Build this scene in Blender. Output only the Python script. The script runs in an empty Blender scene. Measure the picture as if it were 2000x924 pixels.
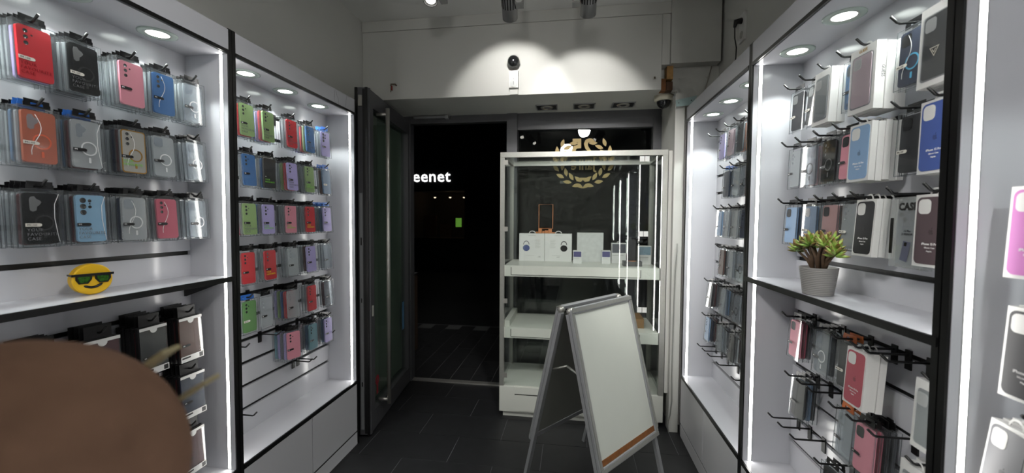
import bpy, bmesh, math, random
from mathutils import Vector, Matrix
random.seed(7)
PI = math.pi
C = bpy.context.scene.collection
sc = bpy.context.scene
# ------------------------------------------------------------------ camera, world, exposure
cam_d = bpy.data.cameras.new('camera'); cam = bpy.data.objects.new('camera', cam_d); C.objects.link(cam)
cam_d.sensor_width = 36.0; cam_d.sensor_fit = 'HORIZONTAL'; cam_d.lens = 36.0 * 798 / 2000
cam_d.clip_start = 0.02; cam_d.clip_end = 100
_yaw, _pit, _rol = math.radians(8.3), math.radians(2.3), math.radians(0.353)
_F = Vector((-math.sin(_yaw) * math.cos(_pit), math.cos(_yaw) * math.cos(_pit), -math.sin(_pit)))
_R = Vector((math.cos(_yaw), math.sin(_yaw), 0)); _U = _R.cross(_F)
_R2 = _R * math.cos(_rol) + _U * math.sin(_rol); _U2 = -_R * math.sin(_rol) + _U * math.cos(_rol)
_M = Matrix((_R2, _U2, -_F)).transposed().to_4x4(); _M.translation = (0, 0, 1.45)
cam.matrix_world = _M
cam_d.dof.use_dof = True; cam_d.dof.focus_distance = 1.8
cam_d.dof.aperture_fstop = cam_d.lens / 1000 / 0.0052
sc.camera = cam
w = bpy.data.worlds.new('night'); sc.world = w; w.use_nodes = True
w.node_tree.nodes['Background'].inputs[0].default_value = (0.006, 0.008, 0.012, 1)
w.node_tree.nodes['Background'].inputs[1].default_value = 0.25
sc.view_settings.view_transform = 'Standard'; sc.view_settings.look = 'None'
sc.view_settings.gamma = 1; sc.view_settings.use_curve_mapping = False
sc.view_settings.exposure = 0.0
try:
    sc.cycles.transparent_max_bounces = 24; sc.cycles.max_bounces = 5; sc.cycles.diffuse_bounces = 3; sc.cycles.glossy_bounces = 3
    sc.cycles.use_adaptive_sampling = True; sc.cycles.adaptive_threshold = .07; sc.cycles.adaptive_min_samples = 16; sc.cycles.use_light_tree = False
    sc.cycles.sample_clamp_indirect = 4.0
except Exception: pass
LED_E, DOWN_W, TRACK_W, ROOM_W = 19.0, 10.5, 16.0, 40.0

# ------------------------------------------------------------------ helpers
def lin(h):
    h = h.lstrip('#'); o = []
    for i in (0, 2, 4):
        c = int(h[i:i + 2], 16) / 255
        o.append(c / 12.92 if c <= .04045 else ((c + .055) / 1.055) ** 2.4)
    return (*o, 1)
MATS = {}
def mat(name, col, rough=.5, metal=0, noise=0, nscale=20, bump=0, spec=.5, coat=0):
    if name in MATS: return MATS[name]
    m = bpy.data.materials.new(name); m.use_nodes = True; nt = m.node_tree; b = nt.nodes['Principled BSDF']
    c = lin(col) if isinstance(col, str) else col
    b.inputs['Base Color'].default_value = c; b.inputs['Roughness'].default_value = rough
    b.inputs['Metallic'].default_value = metal; b.inputs['Specular IOR Level'].default_value = spec
    if coat: b.inputs['Coat Weight'].default_value = coat; b.inputs['Coat Roughness'].default_value = .05
    if noise or bump:
        tc = nt.nodes.new('ShaderNodeTexCoord'); n = nt.nodes.new('ShaderNodeTexNoise')
        n.inputs['Scale'].default_value = nscale; n.inputs['Detail'].default_value = 5
        nt.links.new(tc.outputs['Object'], n.inputs['Vector'])
        if noise:
            r = nt.nodes.new('ShaderNodeValToRGB')
            r.color_ramp.elements[0].position = .3; r.color_ramp.elements[1].position = .7
            r.color_ramp.elements[0].color = tuple(max(0, v * (1 - noise)) for v in c[:3]) + (1,)
            r.color_ramp.elements[1].color = tuple(min(1, v * (1 + noise)) for v in c[:3]) + (1,)
            nt.links.new(n.outputs['Fac'], r.inputs['Fac']); nt.links.new(r.outputs['Color'], b.inputs['Base Color'])
        if bump:
            bp = nt.nodes.new('ShaderNodeBump'); bp.inputs['Strength'].default_value = bump; bp.inputs['Distance'].default_value = .004
            nt.links.new(n.outputs['Fac'], bp.inputs['Height']); nt.links.new(bp.outputs['Normal'], b.inputs['Normal'])
    MATS[name] = m; return m
def emis(name, col, e):
    if name in MATS: return MATS[name]
    m = bpy.data.materials.new(name); m.use_nodes = True; nt = m.node_tree; nt.nodes.clear()
    o = nt.nodes.new('ShaderNodeOutputMaterial'); s = nt.nodes.new('ShaderNodeEmission')
    s.inputs[0].default_value = lin(col); s.inputs[1].default_value = e; nt.links.new(s.outputs[0], o.inputs[0])
    MATS[name] = m; return m
def clear(name, tint='#f4f6f6', ior=1.45, rough=.04, milk=.05, milkcol='#dfe3e6', gain=1.0):
    """thin clear sheet: see-through, Fresnel gloss, a little milky scatter"""
    if name in MATS: return MATS[name]
    m = bpy.data.materials.new(name); m.use_nodes = True; nt = m.node_tree; nt.nodes.clear()
    N = nt.nodes.new; L = nt.links.new
    o = N('ShaderNodeOutputMaterial'); t = N('ShaderNodeBsdfTransparent'); t.inputs[0].default_value = lin(tint)
    g = N('ShaderNodeBsdfGlossy'); g.inputs['Roughness'].default_value = rough
    d = N('ShaderNodeBsdfDiffuse'); d.inputs[0].default_value = lin(milkcol)
    a = N('ShaderNodeMixShader'); a.inputs[0].default_value = milk; L(t.outputs[0], a.inputs[1]); L(d.outputs[0], a.inputs[2])
    f = N('ShaderNodeFresnel'); ge = N('ShaderNodeNewGeometry'); mx = N('ShaderNodeMix'); mx.inputs[2].default_value = ior; mx.inputs[3].default_value = 1 / ior
    L(ge.outputs['Backfacing'], mx.inputs[0]); L(mx.outputs[0], f.inputs[0])
    mu = N('ShaderNodeMath'); mu.operation = 'MULTIPLY'; mu.inputs[1].default_value = gain; L(f.outputs[0], mu.inputs[0])
    b = N('ShaderNodeMixShader'); L(mu.outputs[0], b.inputs[0]); L(a.outputs[0], b.inputs[1]); L(g.outputs[0], b.inputs[2])
    L(b.outputs[0], o.inputs[0]); MATS[name] = m; return m

class MB:
    def __init__(s): s.v = []; s.f = []; s.mi = []; s.sm = []
    def add(s, vs, fs, mi=0, smooth=False):
        o = len(s.v); s.v += [tuple(v) for v in vs]
        for f in fs: s.f.append(tuple(i + o for i in f)); s.mi.append(mi); s.sm.append(smooth)
        return s
    def box(s, x0, x1, y0, y1, z0, z1, mi=0, skip=()):
        x0, x1 = sorted((x0, x1)); y0, y1 = sorted((y0, y1)); z0, z1 = sorted((z0, z1))
        v = [(x0,y0,z0),(x1,y0,z0),(x1,y1,z0),(x0,y1,z0),(x0,y0,z1),(x1,y0,z1),(x1,y1,z1),(x0,y1,z1)]
        F = {'b':(0,3,2,1),'t':(4,5,6,7),'f':(0,1,5,4),'r':(1,2,6,5),'k':(2,3,7,6),'l':(3,0,4,7)}
        return s.add(v, [q for k, q in F.items() if k not in skip], mi)
    def prism(s, pts, y0, y1, mi=0):
        """outline pts (x,z), counter-clockwise seen from -y, extruded from y0 (front) to y1"""
        n = len(pts); v = [(x, y0, z) for x, z in pts] + [(x, y1, z) for x, z in pts]
        f = [tuple(range(n)), tuple(range(2 * n - 1, n - 1, -1))]
        f += [(i, i + n, (i + 1) % n + n, (i + 1) % n) for i in range(n)]
        return s.add(v, f, mi)
    def ring(s, cx, cz, r0, r1, y0, y1, n=28, mi=0, sx=1.0, a0=0, a1=2 * PI):
        full = abs(a1 - a0 - 2 * PI) < 1e-6; k = n if full else n + 1
        A = [a0 + (a1 - a0) * i / n for i in range(k)]
        v = []
        for r, y in ((r0, y0), (r1, y0), (r1, y1), (r0, y1)): v += [(cx + r * math.cos(a) * sx, y, cz + r * math.sin(a)) for a in A]
        f = []
        for i in range(n):
            j = (i + 1) % k
            for q in range(4):
                p = (q + 1) % 4; f.append((q * k + i, p * k + i, p * k + j, q * k + j))
        if not full:
            f.append((0, k, 2 * k, 3 * k)); f.append((k - 1, 4 * k - 1, 3 * k - 1, 2 * k - 1))
        return s.add(v, f, mi)
    def lathe(s, prof, n=32, mi=0, M=None, smooth=True):
        """profile (r,z) around z; M optional Matrix"""
        v = []; k = len(prof)
        for i in range(n):
            a = 2 * PI * i / n
            v += [Vector((r * math.cos(a), r * math.sin(a), z)) for r, z in prof]
        f = []
        for i in range(n):
            j = (i + 1) % n
            for q in range(k - 1): f.append((i * k + q, j * k + q, j * k + q + 1, i * k + q + 1))
        if M is not None: v = [M @ p for p in v]
        return s.add(v, f, mi, smooth)
    def tube(s, pts, r, n=8, mi=0, smooth=True):
        pts = [Vector(p) for p in pts]; rs = r if isinstance(r, (list, tuple)) else [r] * len(pts); v = []; k = len(pts)
        up = None
        for i, p in enumerate(pts):
            d = (pts[min(i + 1, k - 1)] - pts[max(i - 1, 0)]).normalized()
            if up is None:
                up = Vector((0, 0, 1)) if abs(d.z) < .9 else Vector((1, 0, 0))
            a = d.cross(up).normalized(); b = a.cross(d).normalized(); up = b
            for q in range(n):
                t = 2 * PI * q / n; v.append(p + (a * math.cos(t) + b * math.sin(t)) * rs[i])
        f = []
        for i in range(k - 1):
            for q in range(n): f.append((i * n + q, i * n + (q + 1) % n, (i + 1) * n + (q + 1) % n, (i + 1) * n + q))
        f.append(tuple(range(n - 1, -1, -1))); f.append(tuple((k - 1) * n + q for q in range(n)))
        return s.add(v, f, mi, smooth)
    def mesh(s, name, mats):
        me = bpy.data.meshes.new(name); me.from_pydata(s.v, [], s.f)
        for m in (mats if isinstance(mats, (list, tuple)) else [mats]): me.materials.append(m)
        me.polygons.foreach_set('material_index', s.mi); me.polygons.foreach_set('use_smooth', s.sm)
        bm = bmesh.new(); bm.from_mesh(me); bmesh.ops.recalc_face_normals(bm, faces=bm.faces); bm.to_mesh(me); bm.free()
        me.update(); return me
def rrect(w, h, r, cx=0, cz=0, n=4):
    p = []
    for sx, sz, a in ((1, -1, -PI / 2), (1, 1, 0), (-1, 1, PI / 2), (-1, -1, PI)):
        for i in range(n + 1):
            t = a + PI / 2 * i / n; p.append((cx + sx * (w / 2 - r) + r * math.cos(t), cz + sz * (h / 2 - r) + r * math.sin(t)))
    return p
def obj(name, me, parent=None, loc=(0, 0, 0), rot=(0, 0, 0), mats=None):
    if isinstance(me, MB): me = me.mesh(name, mats)
    o = bpy.data.objects.new(name, me); C.objects.link(o); o.location = loc; o.rotation_euler = rot
    if parent is not None: o.parent = parent
    return o
def tag(o, label, cat, group=None, kind=None):
    o['label'] = label; o['category'] = cat
    if group: o['group'] = group
    if kind: o['kind'] = kind
    return o
def thing(name, label, cat, loc=(0, 0, 0), rot=(0, 0, 0), group=None):
    o = bpy.data.objects.new(name, None); C.objects.link(o); o.location = loc; o.rotation_euler = rot; o.empty_display_size = .05
    return tag(o, label, cat, group)
def struct(name, mb, m, parent=None, loc=(0, 0, 0)):
    o = obj(name, mb, parent, loc, mats=m)
    if parent is None: o['kind'] = 'structure'
    return o
def boxo(name, a, m, parent=None): return obj(name, MB().box(*a), parent, mats=m)
def bevel(o, wd=.002, seg=2):
    md = o.modifiers.new('bevel', 'BEVEL'); md.width = wd; md.segments = seg; md.limit_method = 'ANGLE'; return o
TEXT = {}
def text_mesh(key, s, size, m, align='LEFT', bold=0, space=1.0, line=1.0):
    """flat lettering, lying in local xz, facing -y"""
    if key in TEXT: return TEXT[key]
    cu = bpy.data.curves.new('t', 'FONT'); cu.body = s; cu.size = size; cu.align_x = align; cu.offset = bold
    cu.space_character = space; cu.space_line = line; cu.resolution_u = 2; cu.extrude = .0002
    o = bpy.data.objects.new('t', cu); C.objects.link(o)
    dg = bpy.context.evaluated_depsgraph_get(); me = bpy.data.meshes.new_from_object(o.evaluated_get(dg))
    bpy.data.objects.remove(o); bpy.data.curves.remove(cu)
    me.transform(Matrix.Rotation(PI / 2, 4, 'X')); me.materials.clear(); me.materials.append(m); me.name = 'lettering'
    TEXT[key] = me; return me

# ------------------------------------------------------------------ materials
WALL = mat('white_wall_paint', '#c9c9c4', .8, noise=.02, nscale=3, bump=.05)
CEIL = mat('ceiling_paint', '#e4e4e0', .85, noise=.02, nscale=2)
PANEL = mat('white_panel', '#c6c6c1', .6, noise=.015, nscale=4)
LAM = mat('white_gloss_laminate', '#c6c7cd', .16, noise=.01, nscale=3)
LAMG = mat('grey_gloss_laminate', '#d2d2d6', .22, noise=.01, nscale=3)
BLK = mat('black_trim', '#0d0d0e', .35)
GROOVE = mat('black_groove', '#0b0b0c', .45)
HOOKM = mat('black_hook_metal', '#0c0c0d', .4)
ALU = mat('brushed_aluminium', '#b0b0aa', .34, .65, noise=.04, nscale=60)
ALUD = mat('satin_aluminium', '#a2a3a5', .4, .45, noise=.03, nscale=50)
STEEL = mat('steel', '#b8b6b0', .35, .75)
DARKF = mat('anthracite_frame', '#5b5b5e', .45, .3, noise=.04, nscale=30)
TILE = mat('slate_tile', '#202022', .5, noise=.18, nscale=14, bump=.08)
GROUT = mat('tile_grout', '#77777a', .9)
GLASS = clear('window_glass', '#fbfdfc', 1.5, .0, 0.0)
GLASSD = clear('door_glass', '#dfe8e2', 1.5, .0, .05, '#8fa097')
PLA = clear('clear_plastic_box', '#fcfdfd', 1.4, .05, .035)
PLE = clear('clear_plastic_edge', '#a9adb0', 1.5, .12, .22, '#9aa0a4')
CASEW = mat('case_white_laminate', '#d4d5cd', .3, noise=.01, nscale=5)
LEDM = emis('led_strip_light', '#fffdf8', LED_E)
LENS = emis('downlight_lens_light', '#f6fff8', 9.0)
RINGG = clear('downlight_glass_ring', '#e8f6ee', 1.5, .05, .55, '#e6f4ec')
WHT = mat('white_card', '#d8d8d6', .45)
WHT2 = mat('white_plastic', '#d9d9d6', .4)
BLACKP = mat('black_plastic', '#0e0e10', .3)
WOOD = mat('brown_wood', '#7a4a20', .55, noise=.2, nscale=40)
CREAM = mat('cream_plastic', '#d9d3bf', .45)
def text_all():
    T = text_mesh
    T('fav', 'YOUR\nFAVOURITE\nCASE', .0115, mat('foil_print', '#8f9094', .25, .6), line=1.05, space=1.15)
    T('favred', 'YOUR\nFAVOURITE\nCASE', .0115, mat('foil_print_red', '#8e2025', .3, .3), line=1.05, space=1.15)
    T('favgreen', 'YOUR\nFAVOURITE', .0105, mat('foil_print_green', '#7ed04a', .3, .2), line=1.05, space=1.1)
    T('favyellow', 'YOUR\nFAVOURITE', .0105, mat('foil_print_yellow', '#e3cf1f', .3, .1), line=1.05, space=1.1)
    T('s25', 'IMI | S25', .006, mat('print_black', '#141414', .6))
    T('s25u', 'IMI | S25 U', .006, MATS['print_black'])
    T('s25w', 'IMI', .006, mat('print_white', '#e6e6e6', .6))
    T('ip', 'iPhone 15 Pro', .0075, MATS['print_white'], 'CENTER', .0001)
    T('ip2', 'Silicone Case', .0052, MATS['print_white'], 'CENTER')
    T('mag', 'MagSafe', .0045, MATS['print_white'], 'CENTER')
    T('guess', 'GUESS', .011, mat('print_gold', '#b08a3a', .35, .6), 'CENTER', .0002)
    T('guessk', 'GUESS', .012, MATS['print_black'], 'CENTER', .0002)
    T('case', 'CASE', .026, MATS['print_black'], 'CENTER', .0012, 1.05)
    T('15plus', '15 Plus\nSUPERIOR', .0085, MATS['print_black'], 'CENTER')
    T('25', '25', .19, mat('gold_sticker', '#bfa468', .5), 'CENTER', .006)
    T('jahre', 'Jahre', .098, MATS['gold_sticker'], 'CENTER', .002)
    T('biio', 'BIIO', .032, mat('grey_sticker', '#8a8a86', .5), 'LEFT')
    T('eenet', 'eenet', .5, emis('sign_light', '#ffffff', 2.0), 'LEFT', .003, 1.06)
    T('live', 'LIVE', .012, MATS['print_black'], 'CENTER')
text_all()
# ------------------------------------------------------------------ the room shell
ZC, ZS, YF, YD = 2.93, 2.347, 2.945, 3.48
XWL, XWR = -1.58, 0.98
floor = struct('floor', MB().box(XWL - .1, XWR + .1, -3.2, 3.5, -.08, -.0022), GROUT)
tp, td = .56, .29
tme = bevel_src = MB().box(-tp / 2 + .0015, tp / 2 - .0015, -td / 2 + .0015, td / 2 - .0015, -.02, 0).mesh('tile', TILE)
rows = [(2.31 + .29 * k) for k in range(-6, 4)]
for r, y0 in enumerate(rows):
    off = -1.286 if (r % 2 == 0) else -1.006
    for k in range(-1, 5):
        xa = off + tp * k
        a, b = max(xa, XWL), min(xa + tp, XWR)
        if b - a < .03: continue
        y1 = min(y0 + td, 3.47)
        if abs((b - a) - tp) < 1e-4 and y1 - y0 > td - .001: obj('tile', tme, floor, (xa + tp / 2, y0 + td / 2, random.uniform(-.0006, .0006)))
        else: boxo('tile', (a + .0015, b - .0015, y0 + .0015, y1 - .0015, -.02, 0), TILE, floor)
struct('ceiling', MB().box(XWL - .1, XWR + .1, -3.2, 3.0, ZC, ZC + .1), CEIL)
struct('wall_left', MB().box(XWL - .12, XWL, -3.2, YF, 0, ZC), WALL)
struct('wall_right', MB().box(XWR, XWR + .12, -3.2, 3.5, 0, ZC), WALL)
struct('wall_back', MB().box(XWL, XWR, -3.3, -3.2, 0, ZC), WALL)
wf = struct('wall_front', MB().box(XWL - .12, .593, YF, 3.5, ZS, ZC)
            .box(.593, XWR, YF + .05, 3.5, 2.51, ZC).box(.675, XWR, YF + .055, 3.5, ZS, 2.51).box(.593, .675, YF + .09, 3.5, ZS, 2.51)
            .box(XWL - .12, -1.47, YF, 3.5, 0, ZS).box(.712, XWR, YF + .055, 3.5, 0, ZS), WALL)
boxo('panel', (XWL + .002, .59, YF - .006, YF - .0005, ZS, 2.849), PANEL, wf)
boxo('panel', (XWL + .002, .672, YF - .009, YF - .0005, 2.852, ZC - .001), PANEL, wf)
boxo('panel', (.593, .645, YF - .006, YF + .049, 2.512, 2.849), PANEL, wf)
boxo('panel', (.648, .962, YF - .03, YF + .049, 2.51, ZC - .001), PANEL, wf)
boxo('wood_block', (.594, .63, YF + .03, YF + .088, ZS + .001, 2.43), WOOD, wf)
boxo('wood_block', (.632, .673, YF + .02, YF + .088, ZS + .001, 2.405), mat('dark_wood', '#4a2f18', .6, noise=.2, nscale=40), wf)
boxo('wood_block', (.632, .673, YF + .012, YF + .088, 2.42, 2.508), mat('pale_wood', '#a07a48', .6, noise=.2, nscale=40), wf)
struct('trim_1', MB().box(.675, .735, 2.885, 2.975, 0, 2.30), PANEL)
tr2 = struct('trim_2', MB().box(.705, .712, 2.975, 3.45, 0, ZS), WALL)
# street front: frames, glass, sill
frame = struct('window_frame', MB()
       .box(-1.47, -1.405, YD - .04, YD + .04, 0, ZS).box(-.55, -.462, YD - .05, YD + .05, 0, ZS)
       .box(-1.405, .70, YD - .035, YD + .035, 2.285, ZS).box(.64, .704, YD - .04, YD + .04, 0, 2.285)
       .box(-.462, .64, YD - .035, YD + .035, 0, .12).box(-.462, .64, YD - .03, YD + .03, 2.21, 2.285), DARKF)
struct('trim_3', MB().box(-1.405, -.55, YD - .02, YD + .03, -.003, .012), STEEL)
struct('window_1', MB().box(-.462, .64, YD - .004, YD + .004, .12, 2.21), GLASS)

# ------------------------------------------------------------------ wall display units
FACE = {-1: -1.353, 1: .742}; D = .192
def groove_zs(s): return [(.536 if s < 0 else .526) + .1105 * k for k in range(14)]
dl_ring = MB().lathe([(.036, -.002), (.039, -.004), (.052, -.0045), (.057, -.002), (.057, .0)], 36).mesh('ring', [RINGG])
dl_rim = MB().lathe([(.033, .001), (.034, -.003), (.040, -.0035), (.041, 0)], 32).mesh('rim', [ALU])
dl_lens = MB().lathe([(.0001, -.0015), (.02, -.0018), (.0335, -.001)], 28).mesh('lens', [LENS])
def unit(s, ya, yb, label, shelf=False, lamps=(), dark_doors=True):
    """s = -1 left wall, +1 right wall; ya near end, yb far end"""
    X0 = FACE[s]; ym = (ya + yb) / 2
    root = thing('display_unit', label, 'display unit', (X0, ym, 0), group='slat wall display units')
    def bx(name, m, d0, d1, y0, y1, z0, z1, par=root, bev=0):
        o = obj(name, MB().box(s * d0, s * d1, y0 - ym, y1 - ym, z0, z1), par, mats=m)
        if bev: bevel(o, bev)
        return o
    ia, ib = ya + .018, yb - .018
    bx('back_board', GROOVE, D + .012, D + .018, ya, yb, .0, 2.12)
    gz = groove_zs(s); zz = [.4] + gz; g = .0082
    for k in range(len(zz)):
        z0 = zz[k] + (g if k else 0); z1 = (zz[k + 1] - g) if k + 1 < len(zz) else 2.1
        if z0 < 2.095 and z1 - z0 > .01: bx('slat', LAM, D, D + .0125, ia, ib, z0, min(z1, 2.1))
    for e, (a, b) in ((0, (ya + .0005, ia)), (1, (ib, yb - .0005))):
        bx('side_panel', LAM, .004, D + .012, a, b, .0, 2.19)
        bx('edge_trim', BLK, -.0015, .0038, (ya + .0005) if e == 0 else yb - .0165, (ya + .0165) if e == 0 else yb - .0005, 0, 2.20)
    # strip lights let into the inside of both side panels
    bx('strip_channel', ALUD, .022, .040, ib - .0006, ib - .0001, .417, 2.099); bx('light_strip', LEDM, .025, .037, ib - .0010, ib - .0007, .418, 2.098)
    bx('strip_channel', ALUD, .022, .040, ia + .0001, ia + .0006, .417, 2.099); bx('light_strip', LEDM, .025, .037, ia + .0007, ia + .0010, .418, 2.098)
    bx('fascia', LAM, -.002, .018, ya + .0165, yb - .0165, 2.116, 2.196)
    bx('fascia_trim', BLK, -.004, .016, ya + .0165, yb - .0165, 2.102, 2.1158)
    bx('soffit', LAM, .004, D, ia, ib, 2.1, 2.115)
    bx('top_board', LAM, .018, D + .012, ia, ib, 2.18, 2.19)
    bx('bottom_shelf', LAM, .004, D, ia, ib, .398, .415)
    bx('shelf_edge', BLK, -.004, .0038, ya + .0165, yb - .0165, .396, .416)
    mid = ym
    for a, b in ((ya + .0195, mid - .004), (mid + .004, yb - .0195)): bx('cabinet_door', LAMG, -.002, .016, a, b, .09, .393, bev=.0012)
    bx('cabinet_carcass', BLK, .017, D, ia, ib, .0, .397)
    bx('plinth', LAMG, .0, .0165, ya + .0165, yb - .0165, 0, .078)
    bx('plinth_trim', BLK, .002, .0165, ya + .0165, yb - .0165, .078, .0895)
    if shelf:
        sh = bx('shelf', LAM, .004, D - .0005, ia, ib, 1.197, 1.215)
        bx('shelf_edge', BLK, -.004, .0038, ya + .003, yb - .003, 1.196, 1.2155, sh)
        for yy in (ib - .03, ia + .1):
            b = MB().prism([(s * .012, 1.1965), (s * D, 1.1965), (s * D, 1.135), (s * (D - .01), 1.135)], yy - ym - .0015, yy - ym + .0015)
            obj('shelf_bracket', b, root, mats=BLK)
    for yl in lamps:
        r = obj('downlight', dl_ring, root, (s * .10, yl - ym, 2.0995)); obj('rim', dl_rim, r); obj('lens', dl_lens, r)
        ld = bpy.data.lights.new('downlight_lamp', 'SPOT'); ld.energy = DOWN_W; ld.spot_size = math.radians(100); ld.spot_blend = .2
        ld.shadow_soft_size = .03; ld.color = (.93, 1.0, .96)
        lo = bpy.data.objects.new('downlight_lamp', ld); C.objects.link(lo); lo.parent = root; lo.location = (s * .10, yl - ym, 2.09)
    return root
UL1 = unit(-1, .53, 1.48, 'white slat wall unit with shelf carrying the yellow smiley', True, (.74, 1.005, 1.272))
UL2 = unit(-1, 1.482, 2.43, 'white slat wall unit beside the open glass door', False, (1.666, 1.922, 2.195))
URA = unit(1, 1.881, 2.865, 'white slat wall unit beside the glass cabinet', False, (2.106, 2.38, 2.658))
URB = unit(1, .938, 1.879, 'white slat wall unit with shelf carrying the potted plant', True, (1.18, 1.452, 1.722))
URC = unit(1, -.006, .936, 'white slat wall unit cut off by the photo edge', False, (.2, .45))
URD = unit(1, -.95, -.008, 'white slat wall unit behind the camera, seen only in reflections', False, (-.65, -.4))
# hairline cracks on the far fascia of the door-side unit
# ------------------------------------------------------------------ hooks and hanging packs
hook_plate = MB().box(-.0105, .0105, -.0045, -.0003, -.046, .009).mesh('plate', [HOOKM])
hook_prong = MB().tube([(0, -.002, -.004), (0, -.03, -.004), (0, -.098, -.0045), (0, -.104, -.002), (0, -.120, .014)], .0035, 8).mesh('prong', [HOOKM])
BACK = {-1: -1.545, 1: .934}
ROT = {-1: PI / 2, 1: -PI / 2}
UNITN = {'L1': 'yellow smiley unit', 'L2': 'open door unit', 'RA': 'glass cabinet unit', 'RB': 'potted plant unit', 'RC': 'photo edge unit'}
ROWN = ['top row', 'second row', 'third row', 'fourth row', 'fifth row', 'sixth row', 'lowest row']
ORD = ['first', 'second', 'third', 'fourth', 'fifth', 'sixth', 'seventh', 'eighth', 'ninth']
def rowz(s, r): return groove_zs(s)[13 - 2 * r]
def make_hook(s, y, z, label, group):
    h = thing('display_hook', label, 'hook', (BACK[s], y, z), (0, 0, ROT[s]), group)
    obj('plate', hook_plate, h); obj('prong', hook_prong, h); return h
COL = {'red': '#c4202c', 'black': '#1a1a1c', 'pink': '#d88b9b', 'rose': '#b9566a', 'blue': '#3568a0', 'lilac': '#ada3d6', 'green': '#86a268', 'dgreen': '#5d8c4e',
       'lblue': '#86aecb', 'teal': '#6f98a4', 'gblue': '#5a7390', 'maroon': '#4a1d22', 'navy': '#1f2940', 'brown': '#5b3a30', 'mauve': '#b7a3ab', 'rosebrown': '#a98284',
       'dark': '#26272b', 'skyblue': '#84a2c4', 'royal': '#43599a', 'taupe': '#54474b', 'crimson': '#a94a58', 'gold': '#b9872e', 'orange': '#c2673a', 'magenta': '#c272b6', 'grey': '#6a6b70', 'cyan': '#4aa6cf'}
CLEARS = {'clear': ('#f4f6f7', .36, '#d3d8dc'), 'smoke': ('#6d6d70', .10, '#3a3a3c'), 'orangeclear': ('#f4bca8', .4, '#dd8a6e'), 'silver': ('#e4e8ec', .22, '#cfd6dd'), 'blueclear': ('#9db7d0', .2, '#6f93b8')}
def casemat(c):
    if c in CLEARS: t, mk, mc = CLEARS[c]; return clear('soft_case_' + c, t, 1.45, .08, mk, mc)
    return mat('silicone_case_' + c, COL[c], .45, spec=.4)
HOLE = mat('camera_hole_dark', '#17171a', .25); LBLW = mat('label_white', '#d8d5cc', .5); LBLB = mat('label_black', '#121214', .4)
CORD = mat('white_cord', '#e4e4e4', .5); BLUETAB = mat('blue_tab', '#2a63b4', .4); ORTAB = mat('orange_tab', '#c4631c', .5)
MC = {}
def cached(key, fn):
    if key not in MC: MC[key] = fn()
    return MC[key]
PT = .0165
def m_box(w, h, t):
    def f():
        b = MB().box(-w / 2, w / 2, -t, 0, -h, 0, 0, skip=('k',)); e = .0016; y = -t - .0003
        for x0, x1, z0, z1 in ((-w/2, w/2, -e, 0), (-w/2, w/2, -h, -h + e), (-w/2, -w/2 + e, -h + e, -e), (w/2 - e, w/2, -h + e, -e)):
            b.add([(x0, y, z0), (x1, y, z0), (x1, y, z1), (x0, y, z1)], [(0, 1, 2, 3)], 1)
        for x in (-w/2 - .0002, w/2 + .0002):
            for ya, yb in ((-t, -t + .0022), (-.0022, 0)): b.add([(x, ya, -h), (x, yb, -h), (x, yb, 0), (x, ya, 0)], [(0, 1, 2, 3)], 1)
        return b.mesh('clear_box', [PLA, PLE])
    return cached(('box', w, h, t), f)
def m_case(w, h, col, t=.008):
    return cached(('case', w, h, col, t), lambda: MB().prism(rrect(w, h, .009), -t, 0).mesh('phone_case', [casemat(col)]))
def m_holes(style, m):
    def f():
        b = MB()
        if style == 'tri':
            for z in (-.014, -.030, -.046): b.lathe([(.0001, 0), (.0052, 0), (.0052, .0006)], 14, M=Matrix.Translation((-.019, 0, z)) @ Matrix.Rotation(PI/2, 4, 'X'))
            b.lathe([(.0001, 0), (.0026, 0), (.0026, .0006)], 10, M=Matrix.Translation((-.006, 0, -.022)) @ Matrix.Rotation(PI/2, 4, 'X'))
        if style == 'quint':
            for x, z, r in ((-.02, -.016, .0078), (-.02, -.034, .0078), (-.02, -.052, .0078), (-.003, -.017, .0045), (-.003, -.035, .0045), (-.003, -.026, .002)):
                b.lathe([(.0001, 0), (r, 0), (r, .0006)], 16, M=Matrix.Translation((x, 0, z)) @ Matrix.Rotation(PI/2, 4, 'X'))
        if style == 'square': b.prism(rrect(.030, .032, .008, -.017, -.022), -.0006, 0)
        if style == 'blob':
            pts = [(-.026, -.048), (-.020, -.052), (-.012, -.048), (-.011, -.038), (-.006, -.034), (-.001, -.026), (-.005, -.020), (-.011, -.018), (-.016, -.010), (-.024, -.012), (-.027, -.02)]
            b.prism(pts, -.0006, 0)
        if style == 'window': b.prism(rrect(.026, .024, .007, -.016, -.018), -.0006, 0)
        return b.mesh('camera_cutout', [m])
    return cached(('holes', style, m.name), f)
def m_hanger(m): return cached(('hang', m.name), lambda: MB().box(-.03, .03, -.0012, 0, 0, .006).box(-.03, -.014, -.0012, 0, .006, .013).box(.014, .03, -.0012, 0, .006, .013).box(-.028, .028, -.0012, 0, .013, .022).mesh('hanger', [m]))
def m_label(m): return cached(('lab', m.name), lambda: MB().prism([(0, -.0045), (.03, -.0045), (.0335, -.003), (.035, 0), (.0335, .003), (.03, .0045), (0, .0045)], -.0004, 0).mesh('label', [m]))
def m_ring(m, r=.021): return cached(('ring', m.name, r), lambda: MB().ring(0, 0, r - .0038, r, -.0006, 0, 26).prism(rrect(.006, .016, .002, 0, -r - .014), -.0006, 0).mesh('magnet_ring', [m]))
def m_cord(): 
    def f():
        pts = [(-.01 + .012 * math.sin(q * .5), -.0006, -.02 - q * .011) for q in range(11)]
        return MB().tube(pts, .0008, 5).mesh('wrist_cord', [CORD])
    return cached('cord', f)
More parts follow.
